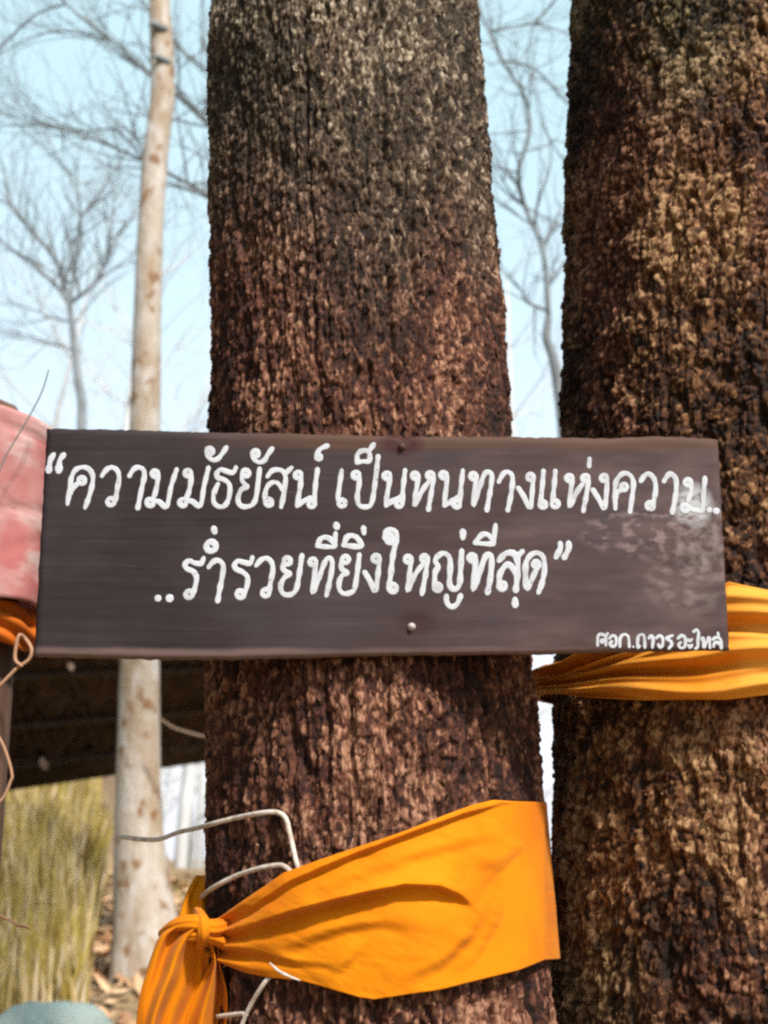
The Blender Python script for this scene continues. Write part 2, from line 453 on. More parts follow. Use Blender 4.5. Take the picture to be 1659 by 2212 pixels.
# ------------------------------------------------------------------ slim pale tree
SY = 8.0
slim = empty('slim_tree', at(330, 2140, SY))
tag(slim, 'slim pale barked tree standing behind the left end of the sign', 'tree')
cen = [(322, 2230, 96), (322, 2140, 86), (316, 2040, 72), (308, 1930, 60), (300, 1820, 52), (298, 1700, 48), (300, 1560, 45), (302, 1430, 43), (306, 1180, 38), (312, 920, 36), (318, 700, 32), (326, 480, 31), (336, 330, 31), (350, 210, 30), (349, 110, 29), (345, 30, 27), (342, -80, 26), (346, -300, 24), (350, -700, 20)]
pts = [at(a, b, SY) for a, b, c in cen]
rads = [c / F * (SY + 1.6) * .98 / math.cos(math.atan(0)) for a, b, c in cen]
k = 8
P2 = spline(pts, k); r2 = np.interp(np.linspace(0, len(rads) - 1, len(P2)), range(len(rads)), rads)
n = 28; Vv = []; rnd = random.Random(4)
zz = np.array([p.z for p in P2])
TH = np.linspace(0, 2 * math.pi, n, endpoint=False)
for i, p in enumerate(P2):
    wob = 1 + .12 * (fbm(np.cos(TH) * 1.2 + 7, np.sin(TH) * 1.2 + p.z * 1.1, 5, 3) - .5) + (.12 * np.sin(TH * 5 + 1) * max(0, 1.1 - p.z) if p.z < 1.1 else 0)
    for j in range(n):
        Vv.append((p.x + math.cos(TH[j]) * r2[i] * wob[j], p.y + math.sin(TH[j]) * r2[i] * wob[j], p.z))
a = np.arange(len(P2) - 1)[:, None] * n; i_ = np.arange(n)[None]; j_ = (i_ + 1) % n
Q = np.stack([(a + i_).ravel(), (a + j_).ravel(), (a + n + j_).ravel(), (a + n + i_).ravel()], 1)
link('trunk', np_mesh('trunk', Vv, Q), M['pale_bark'], slim)
mb = MB(); rnd = random.Random(17)
top = P2[-1]
for k_ in range(5):
    grow(mb, top - Vector((0, 0, .3 * k_)), Vector((rnd.gauss(0, .5), rnd.gauss(0, .5), .8)).normalized(), 2.5, .05, 3, rnd, 3)
mb.build('crown', M['twig'], slim)
for px, py, s in ((338, 55, 1), (346, 125, .8)):
    mb = MB(); q = at(px, py, SY - .13)
    mb.tube([q + Vector((.05, .06, 0)), q + Vector((-.02, 0, .01)), q + Vector((-.05, -.02, .0))], [.05 * s, .035 * s, .02 * s], 7)
    mb.build('branch_stub', M['twig'], slim)

# ------------------------------------------------------------------ bare trees behind
def bare_tree(label, paths, Y, seed, sub=(1.0, 2, 3), mat='twig', scale=1.0):
    """paths: list of (pixel points, start radius, end radius), first one is the trunk"""
    rnd = random.Random(seed)
    p0 = at(*paths[0][0][0], Y)
    root = empty('bare_tree', (p0.x, Y, gzs(p0.x, Y)))
    tag(root, label, 'tree', 'leafless trees behind the sign')
    crown = MB()
    for i, (pp, ra, rb) in enumerate(paths):
        ra *= scale * .72; rb *= scale * .6
        P = [at(x, y, Y + rnd.gauss(0, .12) * (k > 0 and i > 0)) for k, (x, y) in enumerate(pp)]
        if i == 0: P = [Vector((P[0].x, Y, gzs(P[0].x, Y) - .1))] + P
        P = spline(P, 4)
        rr = list(np.linspace(ra, rb, len(P)))
        if i == 0:
            mb = MB(); mb.tube(P, rr, 8); mb.build('trunk', M[mat], root)
        else: crown.tube(P, rr, 5)
        if i > 0:
            for k in range(2, len(P), 2):
                d = (P[k] - P[k - 1]).normalized()
                for _ in range(2):
                    q = (d + Vector((rnd.gauss(0, .7), rnd.gauss(0, .4), rnd.gauss(.15, .6)))).normalized()
                    grow(crown, P[k], q, sub[0] * rnd.uniform(.6, 1.2), rr[k] * .5, sub[1], rnd, sub[2])
    crown.build('crown', M[mat], root)
    return root

# fan-shaped young tree at the left
bare_tree('young leafless tree forking into a fan beside the slim pale tree', [
    ([(176, 930), (168, 820), (158, 720), (150, 655)], .075, .045),
    ([(150, 655), (115, 610), (60, 560), (20, 535), (-40, 480)], .035, .012),
    ([(150, 655), (125, 570), (70, 500), (25, 445), (10, 370), (-20, 300)], .035, .01),
    ([(150, 650), (165, 560), (174, 468), (160, 400), (128, 345), (95, 280)], .034, .01),
    ([(174, 468), (205, 430), (235, 385), (270, 330)], .018, .008),
    ([(150, 655), (195, 620), (222, 580), (237, 520), (245, 440), (240, 380)], .033, .01),
    ([(237, 520), (270, 490), (300, 440)], .015, .008),
    ([(155, 695), (110, 685), (60, 665), (0, 655)], .018, .008),
    ([(165, 760), (110, 740), (40, 720), (-20, 715)], .018, .008),
    ([(160, 700), (200, 650), (250, 600)], .014, .006)], 19.0, 3, (1.5, 1, 3), scale=1.8)
# tree whose trunk is hidden behind the middle trunk, long limbs to the left
bare_tree('leafless tree with long limbs reaching left behind the slim pale tree', [
    ([(560, 1400), (560, 900), (575, 560)], .14, .1),
    ([(570, 600), (500, 470), (442, 416), (369, 377), (312, 347), (200, 300), (90, 272), (0, 273)], .05, .012),
    ([(312, 347), (250, 280), (180, 285), (90, 262), (40, 240), (-30, 190)], .022, .01),
    ([(575, 560), (500, 320), (438, 256), (386, 208), (330, 165), (240, 85), (143, 9), (90, -60)], .055, .018),
    ([(240, 85), (170, 70), (95, 72), (30, 100), (-30, 140)], .02, .01),
    ([(143, 9), (80, 30), (20, 80), (-30, 120)], .022, .01),
    ([(575, 560), (480, 200), (438, 147), (390, 104), (320, 20), (280, -60)], .045, .015),
    ([(442, 416), (430, 330), (385, 390), (420, 470)], .014, .008),
    ([(575, 560), (600, 200), (620, -200)], .06, .03)], 11.0, 9, (1.3, 1, 4))
# tree seen through the gap between the big trunks
bare_tree('crooked leafless tree seen through the gap between the two big trunks', [
    ([(1235, 1500), (1222, 1000), (1200, 794), (1181, 733), (1185, 686)], .11, .06),
    ([(1185, 686), (1174, 542), (1135, 447), (1120, 373), (1144, 282), (1131, 204), (1083, 130), (1066, 91), (1030, 20)], .045, .018),
    ([(1174, 668), (1137, 651), (1131, 634)], .03, .02),
    ([(1083, 130), (1152, 148), (1213, 208), (1260, 260)], .022, .012),
    ([(1060, 66), (1074, 65), (1152, 52), (1217, 69), (1260, 90)], .022, .012),
    ([(1152, 52), (1200, 0), (1230, -60)], .02, .012),
    ([(1152, 148), (1170, 260), (1205, 330), (1240, 350)], .015, .01),
    ([(1135, 447), (1180, 470), (1230, 500)], .015, .01),
    ([(1152, 52), (1140, 120), (1150, 200)], .013, .01)], 10.0, 12, (.8, 1, 3))

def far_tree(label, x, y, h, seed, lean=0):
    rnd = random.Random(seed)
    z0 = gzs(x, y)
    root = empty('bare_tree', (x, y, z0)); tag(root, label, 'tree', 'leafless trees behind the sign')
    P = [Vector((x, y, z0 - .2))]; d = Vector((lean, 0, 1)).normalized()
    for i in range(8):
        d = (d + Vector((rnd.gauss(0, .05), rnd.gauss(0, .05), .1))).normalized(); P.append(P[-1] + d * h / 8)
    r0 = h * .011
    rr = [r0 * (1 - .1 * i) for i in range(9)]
    mb = MB(); mb.tube(P, rr, 7); mb.build('trunk', M['haze_pale_twig'], root)
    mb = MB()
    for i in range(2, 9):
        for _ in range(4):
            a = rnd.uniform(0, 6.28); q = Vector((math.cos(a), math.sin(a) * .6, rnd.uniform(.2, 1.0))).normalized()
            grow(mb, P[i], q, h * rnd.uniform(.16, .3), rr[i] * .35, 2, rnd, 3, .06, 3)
    mb.build('crown', M['haze_pale_twig'], root)

for i, (px, Y, h, lb) in enumerate([
        (30, 25, 13, 'hazy grey leafless tree at the far left edge above the pink cloth'),
        (235, 22, 12, 'hazy grey leafless tree between the fan shaped tree and the slim pale tree'),
        (405, 24, 13, 'hazy grey leafless tree between the slim pale tree and the middle trunk'),
        (1112, 24, 13, 'hazy grey leafless tree close beside the right side of the middle trunk'),
        (1450, 25, 13, 'hazy grey leafless tree hidden behind the right trunk')][:4]):
    far_tree(lb, (px - 829.5) / F * (Y + 1.6), Y, h, 100 + i)

# unseen evergreens added to block sky light and darken the trunk sides
M['green'] = material('evergreen_leaf', (.05, .075, .025), .6, noise=((2, 2, 2), (.03, .05, .015), .4, .6), trans=.1)
for (ex, ey, er, eh, lb) in ((-5.2, -.2, 2.5, 9, 'unseen evergreen added for shade left of the wooden post'), (-5.6, -5.0, 2.6, 9.5, 'unseen evergreen added for shade behind the others on the left'), (-6.6, 4.2, 2.4, 9, 'unseen evergreen added for shade between the wooden post and the shelter'), (5.6, 2.0, 2.3, 9, 'unseen evergreen added for shade right of the thick right trunk'), (7.2, 6.5, 2.6, 9.5, 'unseen evergreen added for shade farther back on the right')):
    root = empty('added_shade_evergreen', (ex, ey, 0)); tag(root, lb, 'tree', 'unseen evergreens added for shade')
    mb = MB(); mb.tube([Vector((ex, ey, -.2)), Vector((ex + .1, ey, 3)), Vector((ex, ey, eh * .8))], [.22, .17, .06], 10); mb.build('trunk', M['twig'], root)
    rg = np.random.default_rng(int(abs(ex) * 10)); n = 16000
    d = rg.normal(size=(n, 3)); d /= np.linalg.norm(d, axis=1)[:, None]; q = rg.random(n) ** .4
    c = np.stack([ex + d[:, 0] * er * q, ey + d[:, 1] * er * q, eh * .54 + d[:, 2] * eh * .44 * q], 1)
    c = c[fbm(c[:, 0] * 1.3 + c[:, 2], c[:, 1] * 1.3 - c[:, 2] * .7, 9, 2) > .4]; n = len(c)
    a = rg.normal(size=(n, 3)); a /= np.linalg.norm(a, axis=1)[:, None]; b = np.cross(a, rg.normal(size=(n, 3))); b /= np.linalg.norm(b, axis=1)[:, None]
    sz = rg.uniform(.08, .16, n)[:, None]
    Vg = np.stack([c - a * sz, c - b * sz * .4, c + a * sz, c + b * sz * .4], 1).reshape(-1, 3)
    link('crown', np_mesh('crown', Vg, np.arange(4 * n).reshape(n, 4)), M['green'], root)

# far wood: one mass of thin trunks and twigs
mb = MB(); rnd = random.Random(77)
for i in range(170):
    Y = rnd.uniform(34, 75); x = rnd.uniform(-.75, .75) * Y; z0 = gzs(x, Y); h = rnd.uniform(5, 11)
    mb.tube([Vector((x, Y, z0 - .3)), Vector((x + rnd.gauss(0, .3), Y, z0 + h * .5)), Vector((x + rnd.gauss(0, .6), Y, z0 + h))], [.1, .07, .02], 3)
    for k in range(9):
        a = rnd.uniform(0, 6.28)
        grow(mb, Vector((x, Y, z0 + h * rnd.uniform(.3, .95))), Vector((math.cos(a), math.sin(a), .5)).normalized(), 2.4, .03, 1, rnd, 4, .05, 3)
tag(mb.build('distant_wood', M['haze_pale_twig']), 'thin hazy leafless wood far off under the pale sky', 'wood', kind='stuff')

# ------------------------------------------------------------------ low thatched shelter
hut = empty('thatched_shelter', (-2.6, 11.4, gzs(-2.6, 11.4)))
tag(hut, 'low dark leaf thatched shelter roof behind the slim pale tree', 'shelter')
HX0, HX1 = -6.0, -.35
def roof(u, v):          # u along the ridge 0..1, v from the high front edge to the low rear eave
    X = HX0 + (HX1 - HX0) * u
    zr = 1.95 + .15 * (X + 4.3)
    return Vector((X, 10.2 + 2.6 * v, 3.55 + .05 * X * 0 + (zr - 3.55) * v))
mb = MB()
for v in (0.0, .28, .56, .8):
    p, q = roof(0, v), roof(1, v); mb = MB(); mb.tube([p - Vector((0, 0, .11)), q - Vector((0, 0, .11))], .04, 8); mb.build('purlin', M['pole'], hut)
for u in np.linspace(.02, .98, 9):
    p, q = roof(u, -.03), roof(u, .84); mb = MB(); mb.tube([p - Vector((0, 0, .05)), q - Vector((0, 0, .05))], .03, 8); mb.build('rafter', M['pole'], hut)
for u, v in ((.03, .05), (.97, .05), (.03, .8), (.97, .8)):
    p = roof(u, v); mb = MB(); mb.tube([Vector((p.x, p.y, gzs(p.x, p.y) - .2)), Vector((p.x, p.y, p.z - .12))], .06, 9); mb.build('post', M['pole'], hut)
# sheet under the leaves
rnd = random.Random(8)
leaf_meshes = []
for k in range(4):
    mb = MB(); L_, W_ = .62, .36; Vv = []
    for i in range(6):
        t = i / 5; ww = W_ * .5 * (math.sin(math.pi * min(t * .93 + .07, 1)) ** .7); 
        sag = -.10 * t * t + rnd.gauss(0, .008)
        for s in (-1, 0, 1): Vv.append((s * ww + rnd.gauss(0, .008), L_ * t, sag + (.035 if s == 0 else 0) + rnd.gauss(0, .006)))
    Fs = [(i * 3 + j, i * 3 + j + 1, i * 3 + j + 4, i * 3 + j + 3) for i in range(5) for j in range(2)]
    mb.add(Vv, Fs); me = mb.mesh('thatch_leaf'); me.materials.append(M['thatch']); leaf_meshes.append(me)
mb = MB()
Vv = [roof(u, v) + Vector((0, 0, dz_)) for u in (-.01, 1.01) for v, dz_ in ((.80, -.08), (.965, -.07), (.965, -.03), (.80, -.03))]
mb.add(Vv, [(0, 1, 2, 3), (4, 7, 6, 5), (0, 4, 5, 1), (1, 5, 6, 2), (2, 6, 7, 3), (3, 7, 4, 0)]); mb.build('eave_board', M['pole'], hut, smooth=False)
slope = (roof(.5, 1) - roof(.5, 0)).normalized()
nl = 0
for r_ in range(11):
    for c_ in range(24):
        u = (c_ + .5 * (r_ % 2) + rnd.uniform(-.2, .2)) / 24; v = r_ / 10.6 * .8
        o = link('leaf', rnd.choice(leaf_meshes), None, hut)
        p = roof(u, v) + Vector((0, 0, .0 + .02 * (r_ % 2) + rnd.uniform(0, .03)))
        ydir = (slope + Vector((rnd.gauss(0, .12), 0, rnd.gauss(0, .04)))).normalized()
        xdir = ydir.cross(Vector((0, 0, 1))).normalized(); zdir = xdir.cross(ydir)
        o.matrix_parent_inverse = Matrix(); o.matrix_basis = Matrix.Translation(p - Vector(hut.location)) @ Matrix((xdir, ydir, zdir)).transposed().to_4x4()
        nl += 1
# ------------------------------------------------------------------ grass and litter on the ground
rng = np.random.default_rng(5)
n = 26000
u_ = rng.random(n)
Y = 6.6 + 11 * u_ ** .8
X = rng.uniform(-.35, -.225, n) * (Y + 1.6); Zg = gz(X, Y)
keep = fbm(X * 1.6, Y * .7, 21, 2) > .34; X, Y, Zg = X[keep], Y[keep], Zg[keep]; n = len(X)
hh = rng.uniform(.3, 1.25, n) * np.clip(.35 + (Y - 6.6) * .25, 0, 1.1); az = rng.uniform(0, 6.28, n); ln = rng.uniform(.0, .22, n) * hh
wd = rng.uniform(.008, .032, n) * (Y + 1.6) / 12
cx_, sx_ = np.cos(az), np.sin(az); a2 = rng.normal(0, .6, n)
tx, ty = np.cos(a2), np.sin(a2)
rows = []
for t, wf in ((0, 1), (.5, .8), (1, .1)):
    for s in (-1, 1):
        rows.append(np.stack([X + cx_ * ln * t * t + s * tx * wd * wf, Y + sx_ * ln * t * t + s * ty * wd * wf, Zg + hh * t - .02], 1))
V = np.stack(rows, 1).reshape(-1, 3)
b = np.arange(n)[:, None] * 6
Q = np.concatenate([b + np.array([0, 1, 3, 2]), b + np.array([2, 3, 5, 4])], 0)
pal = palette(rng.random(n), [(.14, .08, .03), (.34, .25, .05), (.5, .40, .10), (.62, .49, .25), (.7, .58, .42)])
me = np_mesh('dry_grass', V, Q, np.repeat(pal, 6, 0)); tag(link('dry_grass', me, M['grass']), 'yellow green dry grass on the bank behind the shelter', 'grass', kind='stuff')
n = 7000
X = rng.uniform(-7, 2.5, n); Y = 5.5 + 11 * rng.random(n); Zg = gz(X, Y)
s = rng.uniform(.04, .13, n); az = rng.uniform(0, 6.28, n); ti = rng.normal(0, .35, n); tj = rng.normal(0, .35, n)
dx = np.stack([np.cos(az), np.sin(az), ti], 1); dy = np.stack([-np.sin(az), np.cos(az), tj], 1)
c = np.stack([X, Y, Zg + .03], 1)
V = np.stack([c - dx * s[:, None], c - dy * s[:, None] * .45 + [0, 0, .01], c + dx * s[:, None] + [0, 0, .02], c + dy * s[:, None] * .45 + [0, 0, .01]], 1).reshape(-1, 3)
Q = np.arange(4 * n).reshape(n, 4)
pal = palette(rng.random(n), [(.55, .4, .35), (.9, .75, .6), (1.4, 1.25, 1.1), (1.6, 1.6, 1.55)])
tag(link('leaf_litter', np_mesh('leaf_litter', V, Q, np.repeat(pal, 4, 0)), M['litter']), 'fallen dry leaves on the ground below the slim pale tree', 'leaves', kind='stuff')

# ------------------------------------------------------------------ pale sheet at the lower left
ns, nr = 40, 14
c0 = at(95, 2164, 5.0); Vv = []
for i in range(nr):
    t = i / (nr - 1)
    for j in range(ns):
        a = 2 * math.pi * j / ns
        r_ = (.05 + .95 * t) * (1 + .10 * math.sin(3 * a + 1) + .06 * math.sin(7 * a))
        zt = c0.z * (1 - t ** 2.6) + .10 * (float(fbm(np.array(math.cos(a) * r_ * 3 + 5), np.array(math.sin(a) * r_ * 3), 61, 3)) - .55) + .03 * math.sin(5 * a + 4 * t) * t - .05 * (math.cos(a) * t)
        Vv.append((c0.x + .1 + math.cos(a) * r_ * .55 - .07, 5.0 + math.sin(a) * r_ * .5, max(gzs(c0.x, 5.0) * t, zt)))
Fs = [(i * ns + j, i * ns + (j + 1) % ns, (i + 1) * ns + (j + 1) % ns, (i + 1) * ns + j) for i in range(nr - 1) for j in range(ns)] + [tuple(range(ns))[::-1]]
mb = MB(); mb.add(Vv, Fs); tag(mb.build('plastic_sheet', M['sheet']), 'pale greenish white sheet draped over a low heap at the lower left', 'sheet')

# ------------------------------------------------------------------ wrapped post at the left edge
PY = .62
post = MB()
pb = at(-62, 1500, PY)
ptop = at(-62, 930, PY).z
rpost = (22 + 62) / F * (PY + 1.6)
post.tube([Vector((pb.x, PY, -.1)), Vector((pb.x, PY, .8)), Vector((pb.x + .004, PY, 1.5)), Vector((pb.x, PY, ptop))], [rpost * 1.02, rpost, rpost * .98, rpost * .95], 20)
tag(post.build('wooden_post', M['post']), 'dark wooden post at the left edge carrying the pink cloth', 'post')

def wrap_cloth(name, mat, label, cat, zfun_top, zfun_bot, rfun, nt_=90, nv=40, seed=1):
    Vv = []
    for i in range(nv):
        t = i / (nv - 1)
        for j in range(nt_):
            a = 2 * math.pi * j / nt_ - math.pi
            r_ = rfun(a, t); z = zfun_top(a) * (1 - t) + zfun_bot(a) * t
            Vv.append((pb.x + math.sin(a) * r_, PY - math.cos(a) * r_, z))
    Fs = [(i * nt_ + j, i * nt_ + (j + 1) % nt_, (i + 1) * nt_ + (j + 1) % nt_, (i + 1) * nt_ + j) for i in range(nv - 1) for j in range(nt_)]
    mb = MB(); mb.add(Vv, Fs); o = mb.build(name, mat)
    so = o.modifiers.new('thickness', 'SOLIDIFY'); so.thickness = .002
    return tag(o, label, cat)

zt = at(40, 934, PY).z; zb_ = at(40, 1322, PY).z
edge = (108 + 62) / F * (PY + 1.6)
def r_pink(a, t):
    f = float(fbm(np.array(a * 1.3 + 20), np.array(t * 2.2 + 1.1 * a), 31, 2)) - .5
    g = float(fbm(np.array(a * 6 + 9 + 4 * t), np.array(t * 7 - 3 * a), 37, 4)) - .5
    line = lambda c, w, d: -d * math.exp(-((t - c) / w) ** 2)
    cr = line(.07 + .05 * math.sin(a), .012, .007) + line(.58 - .10 * math.sin(a), .014, .006) + line(.25 + .45 * math.sin(a), .012, .004) + line(.95 - .35 * math.sin(a), .014, .004)
    sq = (abs(math.sin(a)) ** 3.2 + abs(math.cos(a)) ** 3.2) ** (-1 / 3.2)      # folded flat into a squarish bundle
    return edge * .96 * sq + .016 * f + .006 * g + cr - .010 * t
wrap_cloth('pink_cloth', M['pink'], 'pale pink cloth wrapped thickly round the top of the wooden post', 'cloth', lambda a: zt + .010 - .045 * max(0, math.sin(a) - .3), lambda a: zb_ + .004 * math.sin(3 * a), r_pink)
zt2 = at(40, 1316, PY).z; zb2 = at(40, 1398, PY).z
e2 = (76 + 62) / F * (PY + 1.6)
wrap_cloth('orange_cloth', M['deep_saffron'], 'rust orange cloth tied round the wooden post below the pink cloth', 'cloth', lambda a: zt2 + .004 * math.sin(4 * a), lambda a: zb2 + .012 * math.sin(3 * a + 1),
           lambda a, t: e2 * (.9 + .13 * math.sin(math.pi * min(1, t * 1.0))) + .006 * math.sin(t * 14 + 2 * math.sin(a * 3)) + .004 * math.sin(9 * a), nv=30)
mb = MB()
YR = PY - rpost - .06
mb.tube(spline([at(-30, 1500, YR), at(0, 1480, YR), at(35, 1445, YR), at(62, 1425, YR), at(68, 1402, YR), at(55, 1380, YR + .01), at(42, 1372, YR), at(35, 1395, YR), at(33, 1425, YR), at(46, 1438, YR - .008)], 8), .0031, 8)
tag(mb.build('rope', M['rope']), 'tan rope looped below the rust orange cloth on the post', 'rope')
mb = MB(); mb.tube(spline([at(-20, 1750, YR), at(8, 1722, YR), at(22, 1690, YR), at(26, 1675, YR), at(18, 1640, YR), at(2, 1600, YR), at(-20, 1570, YR)], 8), .0026, 7)
tag(mb.build('twine', M['rope']), 'thin twine across the dark post above the bright bank', 'twine')
mb = MB(); mb.tube(spline([at(-30, 1965, YR), at(0, 1978, YR), at(25, 1990, YR), at(38, 1998, YR), at(60, 2003, YR + .02)], 8), .0024, 7)
tag(mb.build('twine', M['rope']), 'loose end of twine sticking out low on the dark post', 'twine')
mb = MB(); YT = PY - edge - .05
mb.tube(spline([at(105, 800, YT), at(89, 850, YT), at(60, 905, YT), at(30, 955, YT), at(5, 1000, YT), at(-15, 1060, YT)], 6), [.0013] * 31, 6)
tag(mb.build('twig', M['twig']), 'thin bare twig crossing in front of the pink cloth', 'twig')

# scraps of dry leaf by the shelter
def scrap(px, py, Y, s, label, seed):
    rnd = random.Random(seed); c = at(px, py, Y); Vv = []
    for i in range(5):
        t = i / 4; ww = s * .35 * math.sin(math.pi * (.12 + .8 * t))
        for q in (-1, 0, 1): Vv.append(c + Vector((q * ww + rnd.gauss(0, s * .03) + s * .25 * t, rnd.gauss(0, s * .05) + (.12 * s if q == 0 else 0), s * (.5 - t) + rnd.gauss(0, s * .03))))
    mb = MB(); mb.add(Vv, [(i * 3 + j, i * 3 + j + 1, i * 3 + j + 4, i * 3 + j + 3) for i in range(4) for j in range(2)])
    o = mb.build('dry_leaf', M['leaf']); so = o.modifiers.new('thickness', 'SOLIDIFY'); so.thickness = .003
    tag(o, label, 'leaf')
scrap(150, 1440, 9.9, .09, 'pale dry leaf hanging under the lower left edge of the sign', 1)
scrap(92, 1650, 9.8, .12, 'pale crumpled dry leaf at the eave of the shelter', 2)
mb = MB(); mb.tube(spline([at(345, 1553, 7.6), at(375, 1572, 7.6), at(405, 1582, 7.6), at(436, 1590, 7.6), at(470, 1592, 7.6)], 6), .011, 6)
tag(mb.build('twig', M['leaf']), 'pale curved twig sticking out right of the slim pale tree', 'twig')

# ------------------------------------------------------------------ the sign board
sign = empty('sign_board', at(823, 1171, .0))
tag(sign, 'dark brown wooden board nailed to the middle tree with white Thai lettering', 'sign')
def bpt(px, py, out=0.0):
    """point on the front face of the board (it leans 3.6 degrees forward at the top)"""
    d = ray(px, py); nrm = Vector((0, -math.cos(R(3.6)), -math.sin(R(3.6)))); p0 = at(823, 1171, 0.0)
    t = (p0 - CAMP).dot(nrm) / d.dot(nrm)
    return CAMP + d * t + nrm * out
TOP = [(100, 925), (250, 927), (455, 933), (700, 937), (850, 941), (872, 946), (890, 942), (1000, 942), (1190, 944), (1300, 946), (1400, 942), (1480, 943), (1552, 949)]
BOT = [(72, 1417), (300, 1423), (500, 1424), (800, 1416), (1150, 1412), (1400, 1406), (1576, 1403)]
nu, nv = 180, 56
Vv = []
rng2 = random.Random(3)
ed = []
for i in range(nv):
    t = i / (nv - 1)
    for j in range(nu):
        s = j / (nu - 1)
        xt = 100 + (1552 - 100) * s; xb = 72 + (1576 - 72) * s
        yt = float(interp(xt, TOP)); yb = float(interp(xb, BOT))
        px = xt * (1 - t) + xb * t; py = yt * (1 - t) + yb * t
        dist = min(s * 1450, (1 - s) * 1450, t * 480, (1 - t) * 480)
        nzv = float(vnoise(np.array(px / 9.), np.array(py / 9.), 6)) - .5
        if i in (0, nv - 1): py += nzv * 3
        if j in (0, nu - 1): px += nzv * 3
        g = float(fbm(np.array(px / 160.), np.array(py / 7.), 8, 3)) - .5
        Vv.append(bpt(px, py, .0012 * g - (.003 if dist < 1 else 0)))
nf = len(Vv)
Fs = [(i * nu + j, (i + 1) * nu + j, (i + 1) * nu + j + 1, i * nu + j + 1) for i in range(nv - 1) for j in range(nu - 1)]
per = [j for j in range(nu)] + [i * nu + nu - 1 for i in range(1, nv)] + [(nv - 1) * nu + j for j in range(nu - 2, -1, -1)] + [i * nu for i in range(nv - 2, 0, -1)]
back = [Vector(Vv[k]) + Vector((0, .0165, .001)) for k in per]
b0 = nf; Vv += back
for k in range(len(per)):
    kk = (k + 1) % len(per); Fs.append((per[k], per[kk], b0 + kk, b0 + k))
Fs.append(tuple(range(b0, b0 + len(per))))
mb = MB(); mb.add(Vv, Fs)

